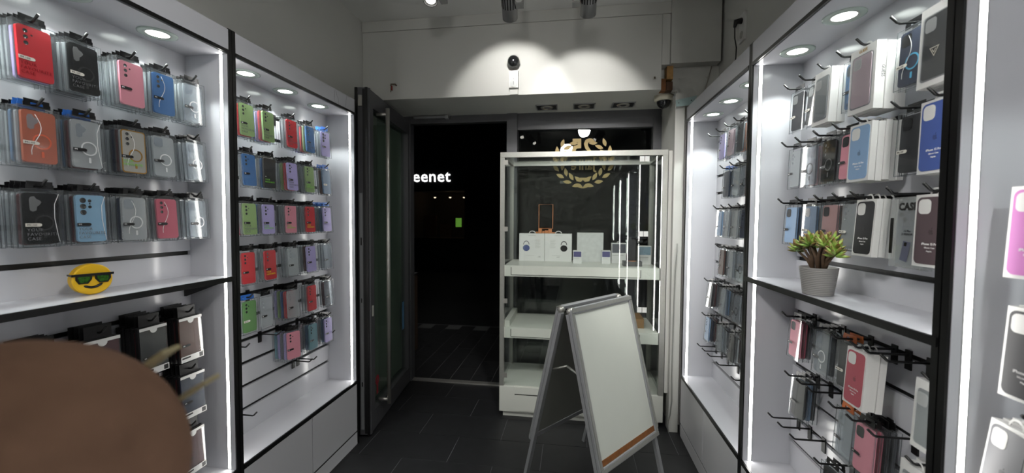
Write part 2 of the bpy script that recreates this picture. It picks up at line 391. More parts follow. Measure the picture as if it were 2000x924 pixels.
def m_cord2():
    return cached('cord2', lambda: MB().tube([(.036, -.0006, -.012), (.026, -.0006, -.04), (.025, -.0006, -.08), (.03, -.0006, -.12), (.034, -.0006, -.145)], .0008, 5).mesh('wrist_cord', [CORD]))
FACEL = {'red': 'red', 'black': 'black', 'pink': 'pink', 'rose': 'rose pink', 'blue': 'blue', 'lilac': 'lilac', 'green': 'light green', 'dgreen': 'green', 'lblue': 'light blue', 'teal': 'teal', 'gblue': 'grey blue',
         'maroon': 'maroon', 'navy': 'navy', 'brown': 'brown', 'mauve': 'mauve', 'rosebrown': 'dusty rose', 'dark': 'dark grey', 'clear': 'clear', 'smoke': 'smoky black', 'orangeclear': 'orange tinted', 'silver': 'silvery clear',
         'skyblue': 'sky blue', 'royal': 'royal blue', 'taupe': 'taupe', 'crimson': 'crimson', 'gold': 'gold rimmed', 'grey': 'grey', 'magenta': 'magenta', 'blueclear': 'bluish clear', 'cyan': 'navy cased cyan'}
def clear_pack(root, col, front=True, cam_='tri', lab='b', txt=None, cord=0, tab=None, ring=None, h=.158, w=.091, gold=False):
    t = PT
    obj('clear_box', m_box(w, h, t - .0008), root)
    cw, ch = w - .017, h - .018
    pc = obj('phone_case', m_case(cw, ch, 'clear' if gold else col), root, (0, -t + .012, -h / 2 - .001))
    yc = -t + .012 - .008 - .0004
    obj('hanger', m_hanger(tab or BLACKP), root, (0, -t / 2, -.001))
    if not front: return
    hm = HOLE if col not in ('clear', 'silver', 'orangeclear', 'gold') else casemat('silver')
    if gold:
        g = mat('gold_rim', '#b5832a', .3, .7)
        obj('rim', cached('goldrim', lambda: MB().prism(rrect(cw, ch, .009), -.0088, -.0081).mesh('rim', [g])), pc)
        obj('inner_face', cached('goldin', lambda: MB().prism(rrect(cw - .007, ch - .007, .007), -.0094, -.0089).mesh('inner_face', [mat('pale_insert', '#a7a49c', .5)])), pc); yc -= .0016; hm = HOLE; ring = g
    if cam_: obj('camera_cutout', m_holes(cam_, hm if col != 'smoke' else mat('cutout_grey', '#6a6b6c', .4)), pc, (0, yc + t - .012, ch / 2))
    if ring is not None: obj('magnet_ring', m_ring(ring), pc, (.004, yc + t - .012, -.012))
    if lab: 
        lb = obj('label', m_label(LBLW if lab == 'w' else LBLB), root, (-w / 2 + .006, -t - .0006, -h * .62))
        obj('lettering', TEXT['s25' if lab == 'w' else 's25w'], lb, (.003, -.0006, -.002))
    if txt: obj('lettering', TEXT[txt], root, (-w / 2 + .009, -t - .0006, -h * .73))
    if cord: obj('wrist_cord', m_cord() if cord == 1 else m_cord2(), root, (0, -t + .0018, 0))
def m_wbox(w, h, t): return cached(('wbox', w, h, t), lambda: MB().box(-w/2, w/2, -t, 0, -h, 0).mesh('carton', [WHT]))
def m_loop(): return cached('loop', lambda: MB().ring(0, 0, .012, .0165, -.001, 0, 14, a0=0, a1=PI).mesh('hanger_loop', [WHT]))
APPLE = [(-.0005, .0035), (-.003, .0045), (-.0058, .0025), (-.0062, -.0015), (-.0045, -.0058), (-.002, -.0073), (0, -.0066), (.002, -.0073), (.0042, -.006), (.0058, -.003), (.0038, -.001), (.0036, .0015), (.0054, .0032), (.003, .0045)]
def m_apple(m): return cached(('apple', m.name), lambda: MB().prism(APPLE[::-1], -.0004, 0).prism([(0, .0052), (.001, .0085), (.003, .0092), (.0024, .0064)], -.0004, 0).mesh('fruit_emblem', [m]))
def white_pack(root, col, front=True, w=.086, h=.168, t=.017, kind='print'):
    b = obj('carton', m_wbox(w, h, t - .0006), root)
    obj('hanger_loop', m_loop(), root, (0, -t / 2, 0))
    if not front: return
    if kind == 'print':
        cw, ch = w - .012, h - .013
        pc = obj('phone_case', cached(('wcase', w, h, col), lambda: MB().prism(rrect(cw, ch, .012), -.0012, 0).mesh('phone_case', [casemat(col)])), root, (0, -t + .0004, -h / 2))
        obj('camera_cutout', cached(('wcam', w), lambda: MB().prism(rrect(.033, .035, .010, -cw/2 + .0215, ch/2 - .0225), -.0006, 0).mesh('camera_cutout', [WHT])), pc, (0, -.0012, 0))
        dk = mat('emblem_' + col, tuple(v * .55 for v in lin(COL[col])[:3]) + (1,), .4)
        obj('fruit_emblem', m_apple(dk), pc, (.003, -.0012, -.002))
        obj('lettering', TEXT['ip'], pc, (.002, -.0016, -.034)); obj('lettering', TEXT['ip2'], pc, (.002, -.0016, -.042)); obj('lettering', TEXT['mag'], pc, (.002, -.0016, -.050))
    else:   # carton with a window onto the case
        cw, ch = w - .02, h - .035
        wd = obj('window', cached(('win', w, h), lambda: MB().prism(rrect(cw, ch, .008), -.0004, 0).mesh('window', [mat('window_inside_grey', '#8d8d92', .25)])), root, (0, -t, -h / 2 - .004))
        pc = obj('phone_case', cached(('wincase', w, h, col), lambda: MB().prism(rrect(cw - .008, ch - .006, .008), -.0016, -.0004).mesh('phone_case', [casemat(col)])), root, (0, -t, -h / 2 - .004))
        obj('camera_cutout', m_holes('square', mat('cutout_pale', '#b5b5b6', .4)), pc, (0, -.0016, ch / 2 - .002))
        obj('cover_film', cached(('film', w, h), lambda: MB().prism(rrect(cw, ch, .008), -.0032, -.0028).mesh('cover_film', [PLA])), root, (0, -t, -h / 2 - .004))
        if kind == 'gold':
            obj('lettering', TEXT['guess'], root, (0, -t - .0006, -.014)); 
            for q in (-1, 1):
                e = obj('lettering', TEXT['guessk'], root, (q * (w / 2 + .0001), -t / 2 + .004 * q, -h * .45), (0, 0, q * PI / 2)); e.rotation_euler = (0, PI / 2, q * PI / 2)
        if kind == 'triangle':
            tri = cached('tri', lambda: MB().prism([(0, -.013), (.013, .009), (-.013, .009)], -.0004, 0).prism([(0, -.009), (.0095, .0068), (-.0095, .0068)], -.0007, -.0004, 1).prism([(-.006, .004), (-.004, .004), (0, -.002), (.004, .004), (.006, .004), (0, -.005)], -.001, -.0007).mesh('triangle_emblem', [mat('emblem_pale', '#cfcabd', .35, .3), casemat(col)]))
            obj('triangle_emblem', tri, pc, (.0, -.0036, -.012))
def sleeve_pack(root, col, front=True, w=.098, h=.19):
    t = .017
    obj('backing_card', cached(('sleeve', w, h), lambda: MB().box(-w/2, w/2, -t * .55, 0, -h + .0, -.022).box(-w/2 + .012, w/2 - .012, -.0015, 0, -.022, .018).mesh('backing_card', [mat('black_card', '#131214', .5)])), root)
    pc = obj('wallet_case', cached(('wallet', col, w), lambda: MB().prism(rrect(w - .006, h - .05, .004, 0, -h / 2 - .008), -t + .002, -t * .55).mesh('wallet_case', [mat('leather_' + col, COL[col], .5, noise=.1, nscale=60, bump=.1)])), root)
    if not front: return
    obj('clear_cover', cached(('scov', w), lambda: MB().box(-w/2, w/2, -t, -t + .0012, -h, -.024).mesh('clear_cover', [PLA])), root)
    strip = MB().box(-w/2, w/2, -t - .0006, -t - .0001, -.034, -.024)
    strip.prism([(.013 * math.cos(a), -.034 + .013 * math.sin(a)) for a in [PI + PI * i / 10 for i in range(11)]], -t - .0006, -t - .0001)
    obj('top_strip', cached(('sstrip', w), lambda: strip.mesh('top_strip', [WHT])), root)
    obj('bottom_strip', cached(('sbot', w), lambda: MB().box(-w/2, w/2, -t - .0006, -t - .0001, -h, -h + .022).box(w/2 - .02, w/2 - .004, -t - .001, -t - .0006, -h + .003, -h + .019, 1).box(-w/2 + .004, -w/2 + .04, -t - .001, -t - .0006, -h + .012, -h + .018, 1).mesh('bottom_strip', [WHT, LBLB])), root)
    lb = obj('label', m_label(LBLB), root, (-w / 2 + .008, -t - .0006, -h * .68)); obj('lettering', TEXT['s25w'], lb, (.003, -.0006, -.002))
def bag_pack(root, front=True):
    w, h = .105, .185
    obj('plastic_bag', cached('bag', lambda: MB().box(-w/2, w/2, -.014, 0, -h, -.0).mesh('plastic_bag', [clear('bag_film', '#eef0f0', 1.4, .12, .22, '#e4e6e6')])), root)
    pc = obj('phone_case', m_case(.076, .142, 'silver'), root, (.004, -.003, -h / 2 - .012))
    if not front: return
    obj('camera_cutout', cached('bagcam', lambda: MB().lathe([(.0001, 0), (.006, 0), (.006, .0006)], 14, M=Matrix.Translation((-.024, 0, .058)) @ Matrix.Rotation(PI/2, 4, 'X')).lathe([(.0001, 0), (.006, 0), (.006, .0006)], 14, M=Matrix.Translation((-.010, 0, .045)) @ Matrix.Rotation(PI/2, 4, 'X')).mesh('camera_cutout', [HOLE])), pc, (0, -.0086, 0))
    obj('lettering', TEXT['case'], root, (.006, -.0146, -.034))
    obj('lettering', TEXT['15plus'], root, (.008, -.0146, -.092))
    obj('side_band', cached('bagband', lambda: MB().box(-w/2, -w/2 + .011, -.0152, -.0142, -.15, -.055).mesh('side_band', [LBLB])), root)
    obj('phone_picture', cached('bagpic', lambda: MB().prism([(-.012, -.165), (.012, -.17), (.022, -.118), (-.002, -.115)], -.015, -.0144).prism([(.0, -.128), (.009, -.129), (.011, -.119), (.002, -.118)], -.0154, -.015, 1).mesh('phone_picture', [mat('printed_phone', '#5a5d70', .4), HOLE])), root)
cnt = {}
STACKN = {'clear': 'boxed_phone_case', 'white': 'cartoned_phone_case', 'sleeve': 'wallet_case_pack', 'bag': 'bagged_phone_case'}
def stack(s, uname, row, idx, y, items, dfront=.105, tilt=None, yaw=None, zoff=0, hook=True, roll=0, hy=0):
    """items: front to back list of (type, colour, kwargs); thickness stacks back towards the wall"""
    z = rowz(s, row) + zoff; tl = random.uniform(-.07, -.02) if tilt is None else tilt; yw = random.uniform(-.05, .05) if yaw is None else yaw
    place = '%s hook, %s, %s' % (ORD[idx], ROWN[row], UNITN[uname])
    if hook: make_hook(s, y + hy, rowz(s, row) + .008, 'black prong hook, %s in %s, %s' % (ORD[idx], ROWN[row], UNITN[uname]), 'slat wall hooks')
    d = dfront; n = len(items)
    for i, (ty, col, kw) in enumerate(items):
        kw = dict(kw); t = {'clear': PT, 'white': kw.get('t', .017), 'sleeve': .0175, 'bag': .0145}[ty]
        X = BACK[s] - s * (d - t)
        if d - t < .001: break
        cn = FACEL.get(col, col)
        pos = ('frontmost on ' if i == 0 else ORD[i] + ' back on ') + place
        what = {'clear': '%s boxed phone case', 'white': '%s case in white carton', 'sleeve': '%s carded wallet case', 'bag': '%s bagged phone case'}[ty] % cn
        grp = '%s on %s' % ({'clear': 'boxed phone cases', 'white': 'white cartons', 'sleeve': 'wallet case packs', 'bag': 'bagged cases'}[ty], UNITN[uname])
        jit = random.uniform(-.0025, .0025) if i else 0
        r = thing(STACKN[ty], what + ', ' + pos, 'phone case', (X, y + jit, z - .004 + (random.uniform(-.003, .002) if i else 0)), (tl, roll, ROT[s] + yw), grp)
        if ty == 'clear': clear_pack(r, col, i == 0, **kw)
        elif ty == 'white': white_pack(r, col, i == 0, **kw)
        elif ty == 'sleeve': sleeve_pack(r, col, i == 0)
        else: bag_pack(r, i == 0)
        d -= t + .0008
def cl(front, behind, **kw): return [('clear', front, kw)] + [('clear', b, {k: v for k, v in kw.items() if k in ('h', 'w', 'tab')}) for b in behind]
def wb(front, n, **kw): return [('white', front, kw)] + [('white', front, {k: v for k, v in kw.items() if k in ('h', 'w', 't')})] * (n - 1)
SL = casemat('silver'); RW = mat('ring_white', '#d9dadc', .4); RB = mat('ring_black', '#111112', .4); RO = mat('ring_orange', '#d9603a', .45)
c_ = 'clear'; sv = 'silver'
# near unit on the smiley side
L1Y = [.925, 1.04, 1.17, 1.275, 1.397]
for r, rowdef in enumerate([
    [cl('red', ['lilac', c_, c_, c_], lab='w', txt='favred'), cl('smoke', [c_, c_, 'smoke', c_], cam_='blob', lab='w', txt='fav', ring=RB), cl('pink', [c_, c_, 'clear', c_]), cl('blue', [c_, 'clear', c_], cord=1), cl(sv, [c_, c_, 'clear'], ring=RW, cam_='square')],
    [cl('orangeclear', [c_, 'gblue', c_, c_], cam_='blob', lab='w', ring=RO, cord=1), cl(c_, ['maroon', 'gblue', c_, c_], cam_='blob', ring=RW, cord=2), cl('gold', ['maroon', 'navy', c_, c_], gold=True, cord=1, txt='favgreen'), cl(c_, [c_, c_, 'grey'], cam_='square', ring=RW), cl(sv, [c_, c_, c_], ring=RW, cam_='square')],
    [cl('smoke', ['maroon', c_, c_, c_], cam_='blob', lab='w', ring=RB, txt='fav', cord=2), cl('lblue', ['maroon', c_, 'navy', c_], cam_='quint', txt='fav', cord=2), cl(c_, ['navy', c_, c_, c_], cam_='square', ring=RW, cord=1), cl('rose', [c_, c_, 'maroon'], cord=1), cl(sv, [c_, c_, c_], ring=RW, cam_='square')]]):
    for i, it in enumerate(rowdef):
        if r == 1 and i in (0, 1): it = [it[0]] + [(a, b, dict(k, tab=BLUETAB)) if q < 2 else (a, b, k) for q, (a, b, k) in enumerate(it[1:])]
        stack(-1, 'L1', r, i, L1Y[i] + random.uniform(-.004, .004), it)
stack(-1, 'L1', 2, 5, .80, cl('dark', ['maroon', c_], txt='favgreen'), hook=True)
sl = lambda a, n: [('sleeve', a, {})] + [('sleeve', b, {}) for b in ['maroon', 'black', 'maroon', 'black'][:n]]
for r, i, y, col, n in ((4, 0, .915, 'maroon', 3), (4, 1, 1.06, 'maroon', 3), (4, 2, 1.215, 'black', 4), (4, 3, 1.355, 'brown', 4), (5, 0, 1.21, 'brown', 3), (5, 1, 1.36, 'navy', 4), (6, 0, 1.355, 'maroon', 3)):
    stack(-1, 'L1', r, i, y, sl(col, n), tilt=-.04, zoff=.012)
# far unit beside the door
L2Y = [1.655, 1.785, 1.945, 2.10, 2.25]
rows2 = [
    [cl('green', ['red', c_, 'lilac'], txt='fav'), cl('green', ['red', 'lilac', 'blue', c_], txt='fav'), cl('red', [c_, c_], txt='fav'), cl('blue', ['green', 'red', c_, 'lilac'], txt='fav'), cl('lilac', [c_, c_], tab=BLUETAB, cam_='quint')],
    [cl('blue', [c_]), cl('black', ['blue', c_], txt='favgreen', cam_=None), cl('lilac', ['red', 'green', c_, c_], txt='fav'), cl('green', [c_, c_, 'grey'], txt='favgreen'), cl('gblue', ['brown', c_], tab=BLUETAB, lab='w', cam_=None)],
    [cl('green', [c_, 'rose'], txt='fav'), cl('lilac', [c_, 'blue'], txt='favgreen'), cl('pink', [c_, c_, 'grey'], txt='favgreen'), cl('red', [c_, c_, c_, 'grey'], txt='favyellow'), cl('lilac', ['gblue', c_, 'gblue', c_], tab=BLUETAB)],
    [cl('red', [c_]), cl('red', [c_, c_], txt='favyellow'), cl(c_, [c_, c_]), cl('lilac', ['brown', c_, c_]), cl(sv, [c_, c_])],
    [cl('dgreen', [c_], tab=BLUETAB, lab='w'), cl(c_, []), cl(c_, ['red', 'blue', 'green', 'lilac']), cl('red', [c_, c_]), cl(sv, ['maroon', c_])],
    [None, None, cl('pink', ['lilac', 'grey', 'lilac', 'teal']), cl('teal', ['gblue', c_, 'mauve']), cl('lilac', ['gblue', c_, 'mauve'])]]
for r, rowdef in enumerate(rows2):
    for i, it in enumerate(rowdef):
        if it is None:
            make_hook(-1, L2Y[i] + (.04 if i else -.03), rowz(-1, r) + .008, 'empty black prong hook, %s in %s, %s' % (ORD[i], ROWN[r], UNITN['L2']), 'slat wall hooks'); continue
        yy = L2Y[i] + random.uniform(-.008, .008) + (-.03 if (r == 4 and i == 1) else 0)
        stack(-1, 'L2', r, i, yy, it, h=None) if False else stack(-1, 'L2', r, i, yy, it, yaw=(-.3 if (r == 5 and i == 2) else None))
for i, (y, z) in enumerate(((1.66, rowz(-1, 6) - .11 + .008), (2.07, rowz(-1, 6) + .008), (2.11, rowz(-1, 6) + .008), (2.29, rowz(-1, 6) + .11))):
    make_hook(-1, y, z, 'empty black prong hook, %s below the hanging packs, open door unit' % ORD[i], 'slat wall hooks')
# unit beside the glass cabinet
ra = [
    [(2.52, cl('lilac', [c_, 'mauve'])), (2.39, cl('mauve', [c_, c_])), (2.26, cl('dark', ['orange', 'grey', c_])), (2.12, cl('green', [c_])), (1.99, cl('grey', [c_]))],
    [(2.44, cl('navy', ['gblue', 'blueclear', c_], tab=BLUETAB, cam_=None)), (2.30, cl(c_, [c_, 'mauve'])), (2.20, cl(sv, ['orange', c_], ring=RB)), (2.08, cl(c_, [c_, c_], ring=RB)), (1.97, cl(sv, []))],
    [(2.53, cl('skyblue', [c_])), (2.41, cl(sv, ['grey', c_])), (2.30, cl(c_, [sv, c_])), (2.18, cl('navy', [sv, c_])), (2.06, cl(sv, [c_]))],
    [(2.48, cl('brown', ['grey', c_])), (2.35, cl(sv, [c_, c_])), (2.22, cl(sv, [c_], ring=RB)), (2.08, cl(sv, [c_], ring=RB))],
    [(2.66, cl('dark', ['maroon', 'grey', 'dark', c_])), (2.44, cl(sv, ['gblue', c_, 'maroon'])), (2.25, cl(sv, ['grey', c_], ring=RB)), (2.08, cl(c_, ['orange', c_], ring=RB))],
    [(2.69, cl('skyblue', ['navy', 'maroon', 'dark', 'grey'])), (2.48, cl(sv, [c_, 'grey'])), (2.30, cl('black', [c_, 'brown', 'grey'])), (2.12, cl('gblue', ['orange', c_], tab=ORTAB))]]
for r, rowdef in enumerate(ra):
    for i, (y, it) in enumerate(rowdef): stack(1, 'RA', r, i, y, it, dfront=.085, hy=.0)
for i, y in enumerate((2.66,)): make_hook(1, y, rowz(1, 0) + .008, 'empty black prong hook nearest the cabinet in top row', 'slat wall hooks')
for i, y in enumerate((2.77, 2.67, 2.57, 2.42, 2.2)): make_hook(1, y, rowz(1, 6) + .008, 'empty black prong hook, %s in lowest row, glass cabinet unit' % ORD[i], 'slat wall hooks')
# unit with the plant
rb = {
 0: [(1.755, cl('smoke', [], lab='w', cam_='square')), (1.648, cl('smoke', [c_], ring=RB, lab='w', cam_='square')), (1.535, wb('clear', 2, kind='window', t=.024, w=.092, h=.18)), (1.435, cl('blueclear', [], cam_='square')),
     (1.345, wb('mauve', 3, kind='gold', t=.026, w=.1, h=.188)), (1.215, cl('cyan' if False else 'navy', [c_], cam_='square', ring=mat('ring_cyan', '#4aa6cf', .4), lab='w', cord=1)), (1.095, wb('dark', 2, kind='triangle', t=.026, w=.098, h=.188))],
 1: [(1.76, cl(c_, [])), (1.662, cl(sv, ['rosebrown', 'brown'], cam_='square', ring=RB)), (1.548, cl('smoke', ['grey', c_], ring=RB, lab='b')), (1.443, cl('pink', ['rose', c_], cam_='square')),
     (1.343, wb('skyblue', 5)), (1.2, cl('dark', [c_], cam_='square', lab='w', w=.096, h=.165)), (1.09, wb('royal', 2, w=.09, h=.172))],
 2: [(1.775, cl('skyblue', ['gblue'], cam_='square')), (1.645, cl('gblue', [c_], cam_='square', lab='w')), (1.53, cl('rosebrown', ['brown'], cam_='square')), (1.43, cl(c_, [c_], lab='w')),
     (1.345, wb('dark', 4)), (1.205, [('bag', 'clear', {})] * 3), (1.09, wb('taupe', 2, w=.09, h=.172))],
 4: [(1.715, cl('pink', ['rose', 'grey'], cam_='square')), (1.545, cl(sv, ['dark', c_], cam_='square', ring=RW)), (1.415, cl('dark', ['navy'], tab=ORTAB, lab='w', cam_=None)), (1.32, wb('crimson', 3)), (1.07, wb('silver' if False else 'clear', 2, kind='window'))],
 5: [(1.68, cl('black', ['gblue', 'dark'], cam_=None)), (1.41, cl(sv, [c_], tab=ORTAB, cam_='square')), (1.325, cl('pink', ['rose', 'dark', 'grey', 'dark'], cam_='square')), (1.105, wb('clear', 3, kind='window'))],
 6: [(1.475, cl('dark', [c_], cam_='square'))]}
for r, rowdef in rb.items():
    for i, (y, it) in enumerate(rowdef): stack(1, 'RB', r, i, y, it, dfront=.075 if (r, i) == (2, 4) else .1 if it[0][0] == 'white' else .07)
for i, (r, y) in enumerate(((4, 1.2), (4, 1.27), (5, 1.6), (5, 1.53), (5, 1.235), (6, 1.80), (6, 1.72), (6, 1.63))):
    make_hook(1, y, rowz(1, r) + .008, 'empty black prong hook in %s, %s spare one, potted plant unit' % (ROWN[r], ORD[i]), 'slat wall hooks')
# edge of the next unit
stack(1, 'RC', 2, 0, .845, wb('magenta', 2), dfront=.125)
stack(1, 'RC', 3, 0, .842, wb('dark', 2), dfront=.125)
stack(1, 'RC', 4, 0, .855, wb('grey', 3), dfront=.135, tilt=-.12, yaw=-.15)

# ------------------------------------------------------------------ open glass door
dv = Vector((-1.35 + 1.455, 2.50 - 3.47)); DL = dv.length
door = thing('glass_door', 'dark framed glass door standing open into the shop', 'door', (-1.455, 3.47, 0), (0, 0, math.atan2(dv.y, dv.x)))
zt, zb = 2.30, .012
obj('door_frame', MB().box(0, .085, -.035, .038, zb, zt).box(DL - .095, DL - .002, -.035, .038, zb, zt).box(.085, DL - .095, -.035, .038, zt - .11, zt).box(.085, DL - .095, -.035, .038, zb, zb + .13)
    .box(.0, .03, .038, .045, zb, zt).box(DL - .03, DL - .012, .038, .045, zb, zt), door, mats=DARKF)
obj('edge_profile', MB().box(DL - .002, DL + .004, -.045, -.028, zb, zt).box(DL - .002, DL + .006, .022, .038, zb, zt).box(DL - .05, DL - .002, -.048, -.036, zb, zt), door, mats=BLK)
obj('rubber_seal', MB().box(DL - .004, DL + .001, .004, .02, zb + .01, zt - .01), door, mats=mat('rubber', '#111112', .7))
lk = obj('lock_strip', MB().box(DL - .001, DL + .0035, -.02, .0, .05, 1.62), door, mats=ALUD)
obj('latch_hole', MB().box(DL + .003, DL + .004, -.014, -.006, 1.28, 1.33), lk, mats=BLK); obj('latch_hole', MB().box(DL + .003, DL + .004, -.014, -.006, .34, .37), lk, mats=BLK)
obj('latch_hole', MB().box(DL + .003, DL + .004, -.013, -.007, .9, .93), lk, mats=BLK)
obj('top_catch', MB().box(DL - .001, DL + .008, -.022, .004, zt - .12, zt - .05), door, mats=STEEL)
obj('glass_pane', MB().box(.08, DL - .09, -.006, .006, zb + .12, zt - .1), door, mats=GLASSD)
hd = obj('pull_handle', MB().tube([(DL - .155, .115, .16), (DL - .155, .115, 2.205)], .0135, 14), door, mats=STEEL)
for z in (.19, 2.165): obj('handle_bracket', MB().tube([(DL - .155, .04, z), (DL - .155, .115, z)], .011, 10), hd, mats=STEEL)
obj('small_latch', MB().box(DL - .062, DL - .047, .038, .046, .80, .87), door, mats=mat('pale_latch', '#b7b7b0', .4))
st = obj('red_sticker', MB().ring(DL - .22, .30, .01, .035, .0066, .0072, 20).box(DL - .235, DL - .205, .0066, .0072, .2, .27), door, mats=mat('red_sticker', '#a32b38', .5))
obj('paper_notice', MB().box(.115, .165, .0066, .0074, .50, .74), door, mats=mat('blue_paper', '#5f93bd', .6))
struct('door_closer_rail', MB().box(-1.36, -1.08, 3.40, 3.43, 2.318, 2.335).box(-1.08, -1.05, 3.39, 3.44, 2.31, 2.34), ALUD)
# ------------------------------------------------------------------ glass cabinet
cab = thing('glass_cabinet', 'glass showcase with aluminium frame and white shelf boxes in front of window', 'cabinet', (.065, 3.18, 0))
def cb(name, m, x0, x1, y0, y1, z0, z1, par=cab, bev=0):
    o = obj(name, MB().box(x0 - .065, x1 - .065, y0 - 3.18, y1 - 3.18, z0, z1), par, mats=m)
    if bev: bevel(o, bev)
    return o
CY0, CY1 = 2.925, 3.43
for x0, x1 in ((-.515, -.483), (.610, .645)):
    for y0, y1 in ((CY0, CY0 + .03), (CY1 - .03, CY1)): cb('corner_post', ALU, x0, x1, y0, y1, .2305, 1.90)
for y0, y1 in ((CY0, CY0 + .03), (CY1 - .03, CY1)): cb('top_rail', ALU, -.515, .645, y0, y1, 1.901, 1.937)
for x0, x1 in ((-.515, -.485), (.613, .645)): cb('top_rail', ALU, x0, x1, CY0 + .0305, CY1 - .0305, 1.903, 1.935)
cb('top_pane', GLASS, -.48, .61, CY0 + .03, CY1 - .03, 1.915, 1.921)
cb('side_pane', GLASS, -.503, -.497, CY0 + .031, CY1 - .031, .232, 1.90); cb('side_pane', GLASS, .627, .633, CY0 + .031, CY1 - .031, .232, 1.90)
cb('back_pane', GLASS, -.482, .609, CY1 - .018, CY1 - .012, .232, 1.90)
for x0, x1, zz in ((-.476, .0085, 1.895), (.0105, .490, 1.895), (.492, .606, 1.895)): cb('door_pane', GLASS, x0, x1, CY0 + .002, CY0 + .008, .24, zz)
for z in (1.865, 1.385, .86, .31): cb('pane_hinge', STEEL, -.492, -.458, CY0 - .003, CY0 + .0015, z - .017, z + .017)
for z in (1.875, 1.36, .83):
    cb('pane_clip', WHT2, .458, .489, CY0 - .004, CY0 + .0015, z - .018, z + .018); cb('pane_clip', WHT2, .4925, .522, CY0 - .004, CY0 + .0015, z - .018, z + .018)
cb('base_box', CASEW, -.515, .645, CY0, CY1, .04, .23, bev=.002); cb('base_plinth', CASEW, -.49, .62, CY0 + .02, CY1 - .02, 0, .0395)
cb('base_drawer', CASEW, -.40, .53, CY0 - .006, CY0 - .0005, .052, .168); cb('drawer_gap', BLK, -.40, .53, CY0 - .003, CY0 - .0003, .169, .176); cb('base_drawer', CASEW, -.40, .53, CY0 - .006, CY0 - .0005, .177, .229)
cb('base_top', CASEW, -.40, .53, CY0, CY1 - .02, .2305, .236)
for z0, z1, x0, x1, dz in ((1.04, 1.12, -.485, .607, .0), (.585, .665, -.485, .607, .0)):
    sh = cb('shelf_box', CASEW, x0, x1, CY0 + .012, CY1 - .025, z0, z1 - .012, bev=.0015)
    cb('shelf_front', CASEW, x0 + .055, x1 - .13, CY0 + .006, CY0 + .0115, z0 + .014, z1 - .001, sh)
    cb('front_gap', mat('shadow_gap', '#3f3f3c', .7), x0 + .05, x1 - .125, CY0 + .0105, CY0 + .0119, z0 + .010, z1 - .013, sh)
    cb('shelf_top', CASEW, x0, x1, CY0 + .0122, CY1 - .025, z1 - .0118, z1, sh)
cb('shelf_cheek', CASEW, -.485, -.445, CY0 + .03, CY1 - .03, .6655, .71)
REFLC = emis('strip_reflection_glow', '#fffdf8', 12.0)
for z0, z1 in ((.67, 1.035), (1.125, 1.89)): cb('strip_reflection', REFLC, .6095, .6099, CY0 + .013, CY0 + .018, z0, z1)  # glowing line standing in for a wall unit strip reflected in the glass
cb('side_board', PANEL, .652, .69, CY0 + .01, CY0 + .05, .25, 1.93)
cable = tag(obj('power_cable', MB().tube([(.70, 2.86, 1.30), (.699, 2.865, 1.22), (.692, 2.865, 1.1), (.688, 2.868, .8), (.686, 2.872, .4), (.69, 2.872, .22), (.68, 2.874, .12), (.665, 2.88, .06), (.67, 2.86, .01)], .004, 8), mats=mat('grey_cable', '#8b8b86', .5)), 'grey power cable hanging down between cabinet and unit', 'cable')
# things on the cabinet shelves
ZB = 1.1205
def phones_box(x, label, mhead, mcup, wx=.205, side=0):
    r = thing('headphone_box', label, 'box', (x, 3.33, ZB), (0, 0, random.uniform(-.03, .03)), 'headphone boxes')
    obj('carton', MB().box(-wx / 2, wx / 2, -.04, .04, 0, .222), r, mats=WHT)
    obj('hanger_loop', MB().ring(0, .2225, .016, .022, -.0015, .0015, 16, a0=0, a1=PI, sx=1.3), r, mats=WHT)
    hx = -.045 if side == 0 else .045
    p = obj('headphone_picture', MB().ring(hx, .135, .022, .029, -.0408, -.0402, 20, sx=.85, a0=-.1, a1=PI + .1), r, mats=mhead)
    obj('earcup_picture', MB().prism([(hx + .028 * math.cos(a) , .105 + .026 * math.sin(a)) for a in [2 * PI * i / 18 for i in range(18)]], -.0412, -.0404).mesh('e', [mcup]), p)
    pr = MB()
    for q in range(8): pr.box(-hx - .02, -hx + .025 - (q % 3) * .006, -.0408, -.0402, .17 - q * .009, .1715 - q * .009)
    pr.box(-.03, .03, -.0408, -.0402, .205, .207); pr.box(-.05, .02, -.0408, -.0402, .045, .0465)
    obj('print', pr, r, mats=mat('print_grey', '#9a9a96', .6)); obj('lettering', TEXT['live'], r, (.06 if side == 0 else 0, -.041, .03))
    return r
phones_box(-.318, 'white carton picturing blue and grey headphones, in glass cabinet', mat('grey_print', '#77777c', .5), mat('blue_print', '#4a5682', .5))
phones_box(-.105, 'white carton picturing black headphones, in glass cabinet', BLACKP, BLACKP, .215, 1)
bxr = thing('blank_box', 'blank white carton with plain front, in glass cabinet', 'box', (.147, 3.34, ZB)); obj('carton', MB().box(-.103, .103, -.035, .035, 0, .228), bxr, mats=mat('frosted_white_card', '#c9cbc9', .35, noise=.08, nscale=30)); bevel(obj('lid_edge', MB().box(-.1035, .1035, -.0355, .0355, .2285, .232), bxr, mats=WHT), .001)
def small_box(x, y, w_, h_, label, m, cat='box', dy=.03):
    r = thing('accessory_box', label, cat, (x, y, ZB), (0, 0, 0), 'small accessory boxes')
    obj('carton', MB().box(-w_ / 2, w_ / 2, -dy, dy, 0, h_), r, mats=WHT)
    obj('picture', MB().box(-w_ / 2 + .004, w_ / 2 - .004, -dy - .0008, -dy - .0002, h_ * .52, h_ - .006), r, mats=m)
    obj('print', MB().box(-w_ / 2 + .006, w_ / 2 - .02, -dy - .0008, -dy - .0002, h_ * .38, h_ * .4), r, mats=MATS['print_grey']); return r
small_box(.046, 3.19, .066, .098, 'small white box with violet picture left of blank carton', mat('violet_print', '#4f4d78', .35))
small_box(.263, 3.21, .066, .1, 'small white box with violet picture right of blank carton', MATS['violet_print'])
